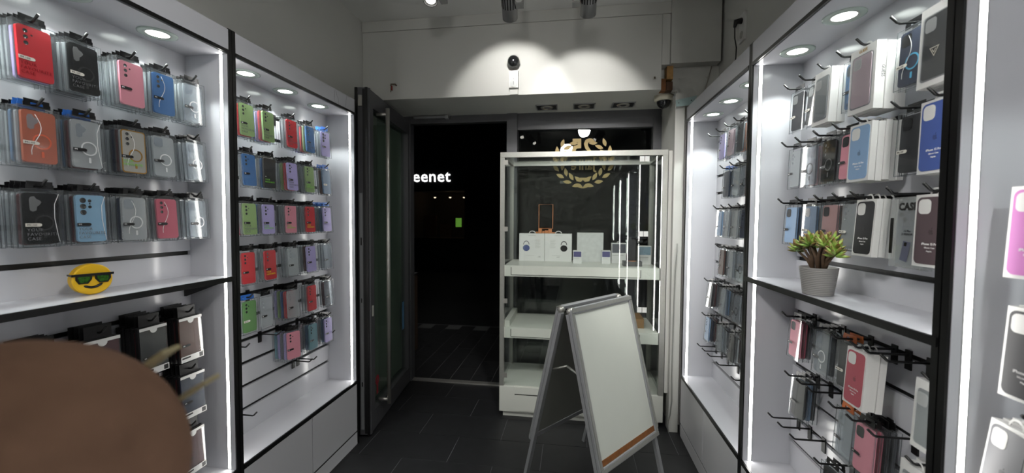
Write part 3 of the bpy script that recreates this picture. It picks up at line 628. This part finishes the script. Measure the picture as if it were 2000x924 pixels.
b3 = small_box(.365, 3.28, .11, .155, 'white accessory box with grey upper half beside the dark stand', mat('grey_photo_print', '#55565e', .3)); obj('hanger_loop', MB().ring(0, .155, .009, .014, -.0015, .0015, 12, a0=0, a1=PI), b3, mats=WHT)
b4 = small_box(.548, 3.22, .095, .14, 'white box with light blue window on cabinet shelf end', mat('blue_window_print', '#6f8796', .3))
dk = thing('phone_stand', 'dark phone stand on a flat grey box in cabinet', 'stand', (.44, 3.08, ZB))
obj('base_block', MB().box(-.065, .065, -.045, .045, 0, .035), dk, mats=mat('grey_box', '#4b4a4a', .4)); obj('copper_disc', MB().lathe([(.0001, .0362), (.03, .0362), (.03, .0352)], 24), dk, mats=mat('copper', '#d98f60', .35, .35))
obj('upright', MB().box(-.03, .03, .01, .022, .0355, .21), dk, mats=BLACKP); obj('arm', MB().tube([(0, .008, .2), (.03, -.01, .2), (.07, -.02, .185)], .009, 8), dk, mats=BLACKP)
wb_ = thing('cardboard_box', 'brown cardboard block on lower cabinet shelf', 'box', (.47, 3.15, .6655)); obj('carton', MB().box(-.06, .06, -.09, .12, 0, .065), wb_, mats=mat('cardboard', '#8a6a44', .7, noise=.08, nscale=40)); obj('lid', MB().box(-.061, .061, -.091, .121, .0652, .067), wb_, mats=MATS['cardboard'])
cp = thing('copper_reflection', 'copper reflection modelled as wire frame and blocks behind headphone boxes', 'ornament', (-.21, 3.392, ZB))  # solid copper shapes put in place of a reflection behind the boxes
obj('reflection_outline', MB().tube([(-.06, 0, .262), (.055, 0, .262), (.055, 0, .46), (-.06, 0, .46), (-.06, 0, .262)], .003, 6), cp, mats=MATS['copper'])
for q, (x0, x1, z1) in enumerate(((-.085, -.065, .235), (-.062, -.035, .262), (-.03, -.012, .24), (-.01, .018, .246), (.02, .048, .256), (.05, .075, .232))): obj('reflection_block', MB().box(x0, x1, -.012, .012, 0, z1), cp, mats=MATS['copper'])
# ------------------------------------------------------------------ window sticker
stk = thing('window_sticker', 'gold laurel wreath sticker reading 25 Jahre, mirrored on window', 'sticker', (.088, YD - .0065, 1.95))
leafm = MB().prism([(0, -.032), (.012, -.012), (.0135, .004), (.008, .02), (0, .034), (-.008, .02), (-.0135, .004), (-.012, -.012)], -.0006, 0).mesh('leaf', [MATS['gold_sticker']])
for sx in (-1, 1):
    for k in range(9):
        a = math.radians(-97 + k * 20); 
        for q, rr in ((0, .172), (1, .228)):
            if k == 8 and q: continue
            x, z = rr * math.cos(a) * 1.03, rr * math.sin(a) * .93
            ta = a + PI / 2 + (.45 if q == 0 else -.45)     # growth direction along the arc
            dx, dz = math.cos(ta), math.sin(ta)
            l = obj('leaf', leafm, stk, (sx * x, -.0002, z)); l.rotation_euler = (0, math.atan2(sx * dx, dz), 0); l.scale = (1.15, 1, 1.12)
t25 = obj('lettering', TEXT['25'], stk, (-.005, -.0003, .045), (0, 0, PI)); obj('lettering', TEXT['jahre'], stk, (0, -.0003, -.075), (0, 0, PI)); obj('lettering', TEXT['biio'], stk, (-.19, -.0003, -.19))
# ------------------------------------------------------------------ advertising A-board
ab = thing('a_board', 'folding aluminium A-board with blank white panels on the floor', 'sign board', (.160 - .025 * .784, 2.277 + .025 * .62, 0), (0, 0, math.radians(51.66)))
AW, AH, AL, AT = .57, .80, 1.041, math.radians(14.24)
BOARD = mat('white_poster_sheet', '#c3c5bd', .4, noise=.015, nscale=6)
for sgn in (1, -1):
    rot = (-AT, 0, 0) if sgn > 0 else (-AT, 0, PI)
    loc = (0, -.03 if sgn > 0 else .03, 1.009)
    nm = 'front' if sgn > 0 else 'rear'
    fr = obj(nm + '_frame', MB().box(-AW/2 + .03, AW/2 - .03, -.016, .006, -.034, 0).box(-AW/2 + .03, AW/2 - .03, -.016, .006, -AH, -AH + .034)
             .box(-AW/2, -AW/2 + .03, -.014, .004, -AH, -.012).box(AW/2 - .03, AW/2, -.014, .004, -AH, -.012), ab, loc, rot, ALUD); bevel(fr, .004)
    obj('snap_edge', MB().box(-AW/2 + .006, AW/2 - .006, -.019, -.0165, -.026, -.006).box(-AW/2 + .006, AW/2 - .006, -.019, -.0165, -AH + .006, -AH + .026).box(-AW/2 + .005, -AW/2 + .02, -.018, -.0145, -AH + .03, -.03).box(AW/2 - .02, AW/2 - .005, -.018, -.0145, -AH + .03, -.03), fr, mats=ALU)
    for x in (-1, 1):
        obj('corner_cap', MB().lathe([(.0001, -.021), (.014, -.019), (.019, -.012), (.019, .008), (.0001, .008)], 18, M=Matrix.Translation((x * (AW/2 - .018), 0, -.018)) @ Matrix.Rotation(-PI/2, 4, 'X') @ Matrix.Scale(-1, 4, (0, 0, 1))), fr, mats=STEEL)
        obj('leg', MB().box(x * AW/2 - (.026 if x > 0 else 0) , x * AW/2 + (.026 if x < 0 else 0), .0045, .024, -AL + .006, -.03), ab, loc, rot, ALUD)
    pn = obj(nm + '_panel', MB().box(-AW/2 + .03, AW/2 - .03, -.006, .0, -AH + .034, -.034), ab, loc, rot, BOARD)
    obj('back_sheet', MB().box(-AW/2 + .03, AW/2 - .03, .0002, .003, -AH + .034, -.034), pn, mats=mat('board_back', '#7c7d76', .55))
    if sgn > 0: obj('wood_strip', MB().box(-AW/2 + .031, AW/2 - .031, -.009, -.0062, -AH + .035, -AH + .062), pn, mats=WOOD)
for x in (-1, 1):
    xx = x * (AW / 2 - .035)
    obj('brace', MB().tube([(xx, -.115, .66), (xx, .0, .70)], .006, 6), ab, mats=ALU); obj('brace', MB().tube([(xx, .0, .70), (xx, .115, .65)], .006, 6), ab, mats=ALU)
obj('hinge_bar', MB().box(-.24, .24, -.022, .022, .985, .993), ab, mats=BLK)
# ------------------------------------------------------------------ ceiling spots
SPOTG = mat('grey_spot_housing', '#8f8f8f', .45, .3)
def track_spot(end, aim, power, label, angle=80, blend=.2, soft=.04, col=(1, .985, .95), side=1):
    end = Vector(end); d = (Vector(aim) - end).normalized()
    r = thing('ceiling_spot', label, 'spotlight', end, (0, 0, 0), 'ceiling spotlights')
    Q = d.to_track_quat('-Z', 'Y').to_matrix().to_4x4()
    obj('housing', MB().lathe([(.0395, .012), (.040, 0), (.0445, 0), (.0445, .2), (.03, .205), (.0001, .205)], 28, M=Q), r, mats=SPOTG)
    fn = MB()
    for k in range(18):
        a = 2 * PI * k / 18; R = Q @ Matrix.Rotation(a, 4, 'Z')
        b = MB().box(.0440, .0455, -.0028, .0028, .075, .185); fn.add([R @ Vector(v) for v in b.v], b.f)
    obj('cooling_slots', fn, r, mats=BLK)
    obj('lens', MB().lathe([(.0001, .010), (.030, .0105)], 28, M=Q), r, mats=emis('spot_lens_light', '#fffaf0', 7.0))
    ax = side * .068; bk = Q @ Vector((0, 0, .12))
    obj('adaptor_box', MB().box(ax - .021, ax + .021, bk.y - .03, bk.y + .03, .012, ZC - end.z - .03), r, mats=mat('grey_adaptor', '#9a9a97', .5))
    obj('pivot_cap', MB().prism(rrect(.04, .046, .014, ax, .040), bk.y - .037, bk.y - .0302), r, mats=WHT2); obj('cap_slot', MB().box(ax - .002, ax + .002, bk.y - .038, bk.y - .0371, .030, .050), r, mats=BLK)
    obj('yoke', MB().tube([(side * .03, bk.y, .11), (side * .05, bk.y, .11)], .012, 8), r, mats=SPOTG)
    ld = bpy.data.lights.new('spot_lamp', 'SPOT'); ld.energy = power; ld.spot_size = math.radians(angle); ld.spot_blend = blend; ld.shadow_soft_size = soft; ld.color = col
    lo = bpy.data.objects.new('spot_lamp', ld); C.objects.link(lo); lo.parent = r; lo.matrix_local = Q @ Matrix.Translation((0, 0, -.004))
    obj('track_piece', MB().box(ax - .053, ax + .053, bk.y - .018, bk.y + .018, ZC - end.z - .03, ZC - end.z - .001), r, mats=WHT2)
track_spot((-.372, 2.42, 2.635), (-.42, 2.945, 2.33), TRACK_W, 'grey ceiling spot aimed at the wall camera', 84, .35)
track_spot((.078, 2.42, 2.625), (.075, 2.945, 2.22), TRACK_W * .8, 'grey ceiling spot right of the one above the wall camera', 84, .35, side=-1)
track_spot((-.872, 2.46, 2.785), (-.78, 2.0, 1.2), ROOM_W * .25, 'lit ceiling spot cut by the top photo edge', 80, .4)
track_spot((.16, 1.0, 2.72), (.08, 3.25, 1.25), 115, 'ceiling spot above the shop floor near the camera', 52, .45, .08)
track_spot((-.77, .66, 2.72), (.3, 2.3, .7), 50, 'ceiling spot nearest the smiley unit', 70, .6, .08)
track_spot((-.10, -.6, 2.72), (-1.0, 1.5, 2.1), 26, 'added fill spot on the ceiling behind the camera', 100, .7, .12)  # fill lamp added for general light and the upper left wall
track_spot((.34, .35, 2.72), (-1.45, 1.25, 1.2), 55, 'added fill spot facing the smiley unit', 62, .6, .08)  # extra lamp put in to brighten the packs on the left wall
track_spot((-.62, .15, 2.72), (.86, 1.45, 1.0), 62, 'added fill spot facing the potted plant unit', 62, .6, .08)  # also an added lamp, lifts the packs on the right wall
track_spot((-.30, -1.7, 2.72), (-.3, -3.1, 2.0), 75, 'added fill spot lighting the back wall', 120, .6, .12)  # added so the back wall reflects brighter in the window glass
# ------------------------------------------------------------------ recessed lamps under the soffit
for i, x in enumerate((-.206, .086, .383)):
    r = thing('recessed_lamp', 'square recessed ceiling lamp in the soffit, %s from the door' % ORD[i], 'lamp', (x, 3.285, ZS), group='soffit lamps')
    obj('frame', MB().box(-.085, .085, -.075, -.066, -.006, -.0005).box(-.085, .085, .066, .075, -.006, -.0005).box(-.085, -.076, -.066, .066, -.006, -.0005).box(.076, .085, -.066, .066, -.006, -.0005), r, mats=ALUD)
    obj('backplate', MB().box(-.076, .076, -.066, .066, -.003, -.0006), r, mats=mat('dark_lamp_plate', '#1c1c1d', .4))
    bl = obj('reflector', MB().lathe([(.028, -.0035), (.03, -.009), (.046, -.010), (.05, -.0035)], 24), r, mats=STEEL); obj('bulb', MB().lathe([(.0001, -.012), (.016, -.010), (.026, -.0035)], 18), bl, mats=mat('grey_bulb', '#5a5a5c', .15))
# ------------------------------------------------------------------ cameras and small wall things
DOME = mat('smoked_dome', '#17181a', .06, coat=.5)
cc = thing('security_camera', 'dome security camera on white wall box above the entrance', 'camera', (-.42, YF - .0062, 2.555))
obj('mount_ring', MB().lathe([(.052, 0), (.055, -.006), (.055, -.03), (.05, -.036), (.0001, -.036)][::-1], 30, M=Matrix.Rotation(-PI/2, 4, 'X') ), cc, mats=CREAM)
for c in cc.children: c.matrix_basis = Matrix.Rotation(PI, 4, 'X')
obj('dome', MB().lathe([(.044 * math.cos(a), -.036 - .044 * math.sin(a)) for a in [i * PI / 2 / 10 for i in range(10)]] + [(.0001, -.08)], 28, M=Matrix.Translation((0, 0, .012)) @ Matrix.Rotation(-PI/2, 4, 'X') @ Matrix.Scale(-1, 4, (0, 0, 1)) @ Matrix.Scale(-1, 4, (0, 0, 1))), cc, mats=DOME)
for c in cc.children: pass
obj('cable_box', MB().box(-.032, .032, -.03, 0, -.165, -.045), cc, mats=WHT2)
obj('cover_cap', MB().prism(rrect(.05, .052, .018, 0, -.135), -.034, -.0302), cc, mats=mat('pale_cap', '#b9bcba', .35)); obj('slot', MB().box(-.0015, .0015, -.0352, -.0342, -.146, -.122).box(-.0015, .0015, -.0308, -.0302, -.108, -.098), cc, mats=BLK)
obj('duct', MB().box(-.03, .03, -.012, 0, -.2075, -.1652), cc, mats=PANEL)
dm = thing('dome_camera', 'cream dome security camera under the soffit corner', 'camera', (.645, 3.10, ZS))
obj('mount_ring', MB().lathe([(.0001, -.0005), (.066, -.0005), (.066, -.03), (.06, -.038), (.0001, -.038)], 32), dm, mats=CREAM)
obj('dome', MB().lathe([(.05 * math.cos(a), -.038 - .05 * math.sin(a)) for a in [i * PI / 2 / 10 for i in range(10)]] + [(.0001, -.088)], 28), dm, mats=DOME)
kh = thing('key_hook', 'rusty wall hook with small red key on front wall', 'hook', (-1.329, YF - .0062, 2.45))
obj('hook_body', MB().tube([(.02, 0, 0), (.018, -.02, .004), (-.012, -.022, .004), (-.014, -.022, -.01)], .006, 8), kh, mats=mat('dull_metal', '#6d6558', .4, .7)); obj('red_tag', MB().box(-.010, -.002, -.024, -.019, -.042, -.008), kh, mats=mat('red_tag', '#8e2a24', .5)); obj('key', MB().box(-.016, -.012, -.024, -.021, -.055, -.012), kh, mats=MATS['dull_metal'])
rv = thing('wall_bolt', 'small metal bolt in front wall near the wooden gap', 'bolt', (.548, YF - .0062, 2.425)); obj('washer', MB().lathe([(.0001, -.003), (.013, -.002), (.014, 0)], 16, M=Matrix.Rotation(-PI/2, 4, 'X') @ Matrix.Scale(-1, 4, (0, 0, 1))), rv, mats=STEEL); obj('bolt_head', MB().box(-.006, .006, -.008, -.0031, -.006, .006), rv, mats=MATS['dull_metal'])
for i, x in enumerate((.72, .90)):
    q = thing('wall_plug', 'grey wall plug in the recess, %s' % ('beside the wooden gap' if i == 0 else 'beside the side wall'), 'plug', (x, YF + .0545, 2.43)); obj('plug_body', MB().lathe([(.0001, -.006), (.008, -.005), (.010, 0)], 12, M=Matrix.Rotation(-PI/2, 4, 'X') @ Matrix.Scale(-1, 4, (0, 0, 1))), q, mats=mat('dark_plug', '#55524c', .6)); obj('screw', MB().box(-.003, .003, -.009, -.0062, -.003, .003), q, mats=STEEL)
pl = thing('fixing_plate', 'pale blue metal fixing plate joining post and unit', 'plate', (.735, 2.86, 2.235), (0, -.12, 0))
obj('plate_body', MB().prism([(-.065, -.022), (.03, -.026), (.075, .03), (-.065, .02)], -.004, 0), pl, mats=mat('pale_blue_metal', '#9fb6b6', .45, .2)); obj('screw', MB().box(-.05, -.044, -.006, -.0041, -.004, .002).box(.03, .036, -.006, -.0041, .0, .006), pl, mats=BLK)
ot = thing('wall_socket', 'double white power socket with black plug on side wall', 'socket', (XWR, 2.60, 2.58))
obj('socket_plate', MB().box(-.012, -.0005, -.04, .04, -.08, .08), ot, mats=WHT2); obj('socket_inset', MB().lathe([(.0001, -.002), (.02, -.002), (.022, .002)], 20, M=Matrix.Translation((-.0125, 0, -.04)) @ Matrix.Rotation(PI/2, 4, 'Y')), ot, mats=mat('pale_inset', '#a9a9a4', .5))
pg = obj('plug', MB().tube([(-.012, 0, .04), (-.045, 0, .035), (-.05, 0, .005)], [.018, .016, .008], 10), ot, mats=BLACKP); obj('cord', MB().tube([(-.05, 0, .01), (-.05, -.005, -.06), (-.045, -.02, -.12), (-.05, -.03, -.18), (-.06, -.03, -.26), (-.06, -.03, -.36)], .0035, 6), pg, mats=BLACKP)
cr = struct('trim_4', MB().tube([(.93, YF + .048, 2.505), (.915, YF + .048, 2.44), (.895, YF + .05, 2.36), (.89, YF + .05, 2.30)], .004, 6), mat('duct_grey', '#a39e95', .6))
ck = struct('trim_5', MB().tube([(-1.3512, 2.20, 2.194), (-1.3512, 2.19, 2.12)], .0007, 4).tube([(-1.3512, 2.215, 2.185), (-1.3512, 2.217, 2.165), (-1.3512, 2.235, 2.14), (-1.3512, 2.234, 2.12)], .0007, 4).tube([(-1.3512, 2.32, 2.194), (-1.3512, 2.31, 2.117)], .0007, 4), mat('crack_dark', '#2a2a2a', .8))
# ------------------------------------------------------------------ smiley and plant on the shelves
YEL = mat('yellow_foam', '#e2b312', .5, noise=.03, nscale=12)
em = thing('smiley_figure', 'yellow round smiley with black sunglasses on white shelf', 'ornament', (-1.455, 1.045, 1.2158), (0, 0, PI / 2 - .28))
R_ = .0465; off = Matrix.Translation((0, 0, R_))
obj('body', MB().lathe([(.0001, -.016), (R_ - .003, -.016), (R_, -.013), (R_, .013), (R_ - .003, .016), (.0001, .016)], 48, M=off @ Matrix.Rotation(PI/2, 4, 'X'), smooth=False), em, mats=YEL)
ARM = BLACKP; gl = obj('sunglasses', MB().box(-.049, .047, -.0215, -.0175, R_ + .0115, R_ + .0185).prism([(-.040, .015), (-.040, .001), (-.033, -.0115), (-.013, -.0115), (-.004, .001), (-.003, .015)][::-1], -.020, -.0172).prism([(.040, .015), (.040, .001), (.033, -.0115), (.013, -.0115), (.004, .001), (.003, .015)], -.020, -.0172).box(-.048, -.0445, -.0215, .012, R_ + .0125, R_ + .0175), em, mats=ARM)
for v in gl.data.vertices:
    if v.co.z < R_ - .01 + .026 and v.co.z < .03: v.co.z += R_
lenm = mat('green_mirror_lens', '#33601f', .2, .3, noise=.8, nscale=160)
for sx in (-1, 1): obj('lens', MB().prism([(sx * x, z + R_) for x, z in ([(.035, .010), (.035, .001), (.030, -.008), (.015, -.008), (.0085, .001), (.0075, .010)] if sx > 0 else [(.0075, .010), (.0085, .001), (.015, -.008), (.030, -.008), (.035, .001), (.035, .010)])], -.0208, -.0201), gl, mats=lenm)
obj('mouth', MB().tube([(-.021 + .042 * i / 10, -.0165, R_ - .018 - .008 * math.sin(PI * i / 10) + .004 * i / 10) for i in range(11)], [.0016] + [.0036] * 9 + [.0016], 8), em, mats=BLK)
pt = thing('potted_plant', 'small succulent with reddish green leaves in grey ribbed pot', 'plant', (.794, 1.45, 1.2158))
ribs = [(.0001, 0), (.041, 0)] + [(.0415 + .0115 * i / 60 + (.0007 if i % 4 < 2 else -.0003), .001 + .087 * i / 60) for i in range(61)] + [(.049, .088), (.047, .078), (.0001, .078)]
obj('pot', MB().lathe(ribs, 44), pt, mats=mat('grey_pot', '#8f8d8b', .55, noise=.03, nscale=30))
obj('soil', MB().lathe([(.0001, .0795), (.046, .0788)], 24), pt, mats=mat('soil', '#2b211b', .9, noise=.3, nscale=80, bump=.5))
BARK = mat('brown_stem', '#54402f', .75, noise=.2, nscale=60)
lfm = bpy.data.meshes.new('leaf')
def leafmesh(c1, name):
    prof = []; n = 7
    for i in range(n + 1):
        t = i / n; prof.append((max(.0001, .0058 * math.sin(PI * min(1, t * .93 + .07)) ** .7), t * .03))
    b = MB().lathe(prof, 8); b.v = [(x, y * .6, z) for x, y, z in b.v]
    m = bpy.data.materials.new(name); m.use_nodes = True; nt = m.node_tree; bs = nt.nodes['Principled BSDF']; bs.inputs['Roughness'].default_value = .4
    tc = nt.nodes.new('ShaderNodeTexCoord'); se = nt.nodes.new('ShaderNodeSeparateXYZ'); rp = nt.nodes.new('ShaderNodeValToRGB'); ma = nt.nodes.new('ShaderNodeMath'); ma.operation = 'MULTIPLY'; ma.inputs[1].default_value = 33
    nt.links.new(tc.outputs['Object'], se.inputs[0]); nt.links.new(se.outputs['Z'], ma.inputs[0]); nt.links.new(ma.outputs[0], rp.inputs[0]); nt.links.new(rp.outputs[0], bs.inputs['Base Color'])
    rp.color_ramp.elements[0].color = lin(c1); rp.color_ramp.elements[0].position = .55; rp.color_ramp.elements[1].color = lin('#7d4a35'); rp.color_ramp.elements[1].position = 1.0
    return b.mesh('leaf', [m])
lms = [leafmesh('#86ab48', 'succulent_green'), leafmesh('#a3c062', 'succulent_pale'), leafmesh('#7d7a3c', 'succulent_reddish')]
rnd = random.Random(3); heads = []
# stems spread mostly along the shelf
for bx_, by_, tips in ((.0, .03, [(-.01, .112, .135), (.012, .09, .148), (.0, .058, .162), (-.012, .075, .15)]), (.005, .008, [(-.005, .03, .17), (.015, .0, .175)]), (-.004, -.006, [(.0, -.012, .165), (-.02, .012, .16)]), (.0, -.028, [(-.01, -.05, .16), (.01, -.07, .15), (-.005, -.088, .135), (.012, -.04, .17)])):
    for tx, ty, tz in tips:
        mid = ((bx_ + tx) / 2 + rnd.uniform(-.004, .004), by_ * .75 + ty * .25, .078 + (tz - .078) * .5)
        obj('stem', MB().tube([(bx_, by_, .076), mid, (tx, ty, tz)], [.0062, .005, .0032], 7), pt, mats=BARK); heads.append((tx, ty, tz))
for hx_, hy_, hz_ in heads:
    for k in range(15):
        a = k * 2.4 + rnd.uniform(-.3, .3); el = .15 + 1.2 * (k / 15) + rnd.uniform(-.12, .12)
        l = obj('leaf', lms[rnd.randrange(3)], pt, (hx_ + .003 * math.cos(a), hy_ + .003 * math.sin(a), hz_ - .006 + .012 * k / 15))
        dvec = Vector((math.cos(a) * math.cos(el), math.sin(a) * math.cos(el), math.sin(el)))
        l.rotation_euler = dvec.to_track_quat('Z', 'Y').to_euler(); sc_ = rnd.uniform(.85, 1.25); l.scale = (sc_, sc_, sc_)
# ------------------------------------------------------------------ the street outside
pav = struct('pavement', MB().box(-9, 5, 3.515, 5.5, -.12, -.024), mat('pavement_bed', '#6a6a6a', .9))
PAVM = mat('paver_stone', '#1d1d1f', .7, noise=.2, nscale=12, bump=.1)
pvm = MB().box(-.094, .094, -.19, .19, -.03, 0).mesh('paver', [PAVM])
for i in range(-9, 4):
    for j in range(0, 5):
        if i % 2 and j == 0: obj('paver', cached('halfpaver', lambda: MB().box(-.094, .094, .005, .19, -.03, 0).mesh('paver', [PAVM])), pav, (-1.0 + i * .194, 3.521, -.02)); continue
        obj('paver', pvm, pav, (-1.0 + i * .194, 3.715 + j * .388 + (-.194 if i % 2 else 0), -.02 + random.uniform(-.001, .001)))
struct('road', MB().box(-14, 8, 5.5, 12.0, -.14, -.05), mat('asphalt', '#151516', .9, noise=.2, nscale=40))
fac = thing('shopfront', 'dark shop across the street with dimly lit window', 'building', (-4.0, 12.0, 0))
FC = mat('dark_facade', '#141416', .8, noise=.1, nscale=4)
for a in ((-6, -.95, 0, .3, -.1, 7), (.80, 8, 0, .3, -.1, 7), (-.95, .80, 0, .3, 2.32, 7), (-.95, .80, 0, .3, -.1, .88)): obj('wall_piece', MB().box(*a), fac, mats=FC)
obj('back_room', MB().box(-.95, .8, 2.4, 2.5, .5, 2.4).box(-1.0, -.95, .3, 2.5, .5, 2.4).box(.8, .85, .3, 2.5, .5, 2.4).box(-1, .85, .3, 2.5, .45, .5).box(-1, .85, .3, 2.5, 2.4, 2.45), fac, mats=mat('dim_interior', '#4a3d30', .8))
obj('window_pane', MB().box(-.95, .80, .1, .108, .88, 2.32), fac, mats=GLASS)
obj('window_sill', MB().box(-.35, .78, .0, .09, .885, .91), fac, mats=mat('pale_sill', '#9a7a5c', .6))
for x in (-.30, .20, .65): obj('ceiling_lamp', MB().lathe([(.0001, -.03), (.03, -.02), (.035, 0)], 14, M=Matrix.Translation((x, .5, 2.16))), fac, mats=emis('far_lamp_light', '#ffe8c8', 2.0))
obj('green_poster', MB().box(.50, .68, .088, .096, 1.23, 1.50), fac, mats=emis('green_poster_light', '#7fc24a', .35))
obj('shelf', MB().box(-.9, -.5, 1.2, 1.25, .5, 1.6).box(-.3, .1, 1.0, 1.05, .5, 1.3), fac, mats=mat('amber_shelf', '#7a4a2c', .6))
fl = bpy.data.lights.new('shop_lamp', 'POINT'); fl.energy = 1.2; fl.color = (1, .75, .5); fo = bpy.data.objects.new('shop_lamp', fl); C.objects.link(fo); fo.parent = fac; fo.location = (0, 1.2, 2.2)
sg = thing('shop_sign', 'glowing white letters eenet above the shop across the street', 'sign', (-4.83, 11.98, 2.6)); obj('lettering', TEXT['eenet'], sg); sg.scale = (1, 1, 1)
bx2 = thing('street_box', 'brownish street box standing outside beside the door', 'box', (-1.92, 4.3, -.019)); obj('body', MB().box(-.15, .2, -.1, .1, 0, .85), bx2, mats=mat('brown_box', '#4a3a2c', .7, noise=.2)); obj('lid', MB().box(-.16, .21, -.11, .11, .8505, .87), bx2, mats=BLK)

# ------------------------------------------------------------------ person close to the camera
per = thing('person', 'person close to camera, only the rounded brown hat in frame', 'person', (-.55, -.12, 0))
HC = Vector((-.398, .226, 1.256)); PB = Vector((-.55, -.12, 0))
J = [((-.56, -.12, .84), .13), ((-.53, -.04, 1.0), .13), ((-.47, .08, 1.10), .12), ((-.43, .15, 1.16), .05), ((-.405, .205, 1.225), .078), ((-.39, .245, 1.262), .07), ((-.375, .30, 1.232), .014),
     ((-.60, .09, 1.10), .05), ((-.66, -.05, .92), .042), ((-.62, -.02, .80), .036), ((-.58, .03, .80), .03),
     ((-.34, .03, 1.10), .05), ((-.36, -.13, .92), .042), ((-.43, -.06, .80), .036), ((-.47, .0, .80), .03),
     ((-.64, -.11, .80), .085), ((-.65, -.07, .45), .06), ((-.65, -.12, .09), .042), ((-.66, .03, .04), .036),
     ((-.47, -.13, .80), .085), ((-.46, -.08, .45), .06), ((-.46, -.13, .09), .042), ((-.45, .02, .04), .036)]
ED = [(0, 1), (1, 2), (2, 3), (3, 4), (4, 5), (5, 6), (2, 7), (7, 8), (8, 9), (9, 10), (2, 11), (11, 12), (12, 13), (13, 14), (0, 15), (15, 16), (16, 17), (17, 18), (0, 19), (19, 20), (20, 21), (21, 22)]
bme = bpy.data.meshes.new('body'); bme.from_pydata([Vector(p) - PB for p, r in J], ED, []); bo = bpy.data.objects.new('body', bme); C.objects.link(bo)
sk = bo.modifiers.new('skin', 'SKIN'); sk.use_smooth_shade = True; bo.modifiers.new('sub', 'SUBSURF').levels = 2
for v, (p, r) in zip(bme.skin_vertices[0].data, J): v.radius = (r, r)
bme.skin_vertices[0].data[0].use_root = True
dg = bpy.context.evaluated_depsgraph_get(); fm = bpy.data.meshes.new_from_object(bo.evaluated_get(dg)); bpy.data.objects.remove(bo)
fm.materials.clear()
for m in (mat('dark_jacket', '#25262b', .8, noise=.1, nscale=60), mat('skin_tone', '#b58a70', .5), mat('dark_trousers', '#1b1c22', .8), mat('black_shoe', '#0e0e0e', .5)): fm.materials.append(m)
for p in fm.polygons:
    c = p.center + PB; p.use_smooth = True
    p.material_index = 1 if (c - HC).length < .13 and c.z > 1.17 else 3 if c.z < .09 else 2 if c.z < .80 else 0
obj('body', fm, per)
HATM = mat('brown_knit', '#94735f', .95, noise=.12, nscale=25, bump=.6, spec=.1)
prof = [(.0001, .104)] + [(.108 * math.cos(a), .104 * math.sin(a)) for a in [PI / 2 * (1 - i / 12) for i in range(1, 13)]] + [(.109, -.03), (.108, -.055), (.101, -.056), (.098, 0)]
hat = obj('hat', MB().lathe(prof, 40), per, HC - PB, (-.25, .18, 0), HATM)
for dpx, dl in (((.28, .74, .60), .03), ((.47, .82, .28), .04)):
    dvec = Vector(dpx).normalized()
    o = obj('hat_tag', MB().box(-.010, .010, -.002, .002, 0, dl), hat, mats=mat('cream_tag', '#b8ac86', .7)); o.matrix_basis = hat.matrix_basis.to_3x3().to_4x4().inverted() @ (Matrix.Translation(dvec * .102) @ Vector((dvec.x * .5 + .6, dvec.y * .2, .55)).to_track_quat('Z', 'Y').to_matrix().to_4x4())
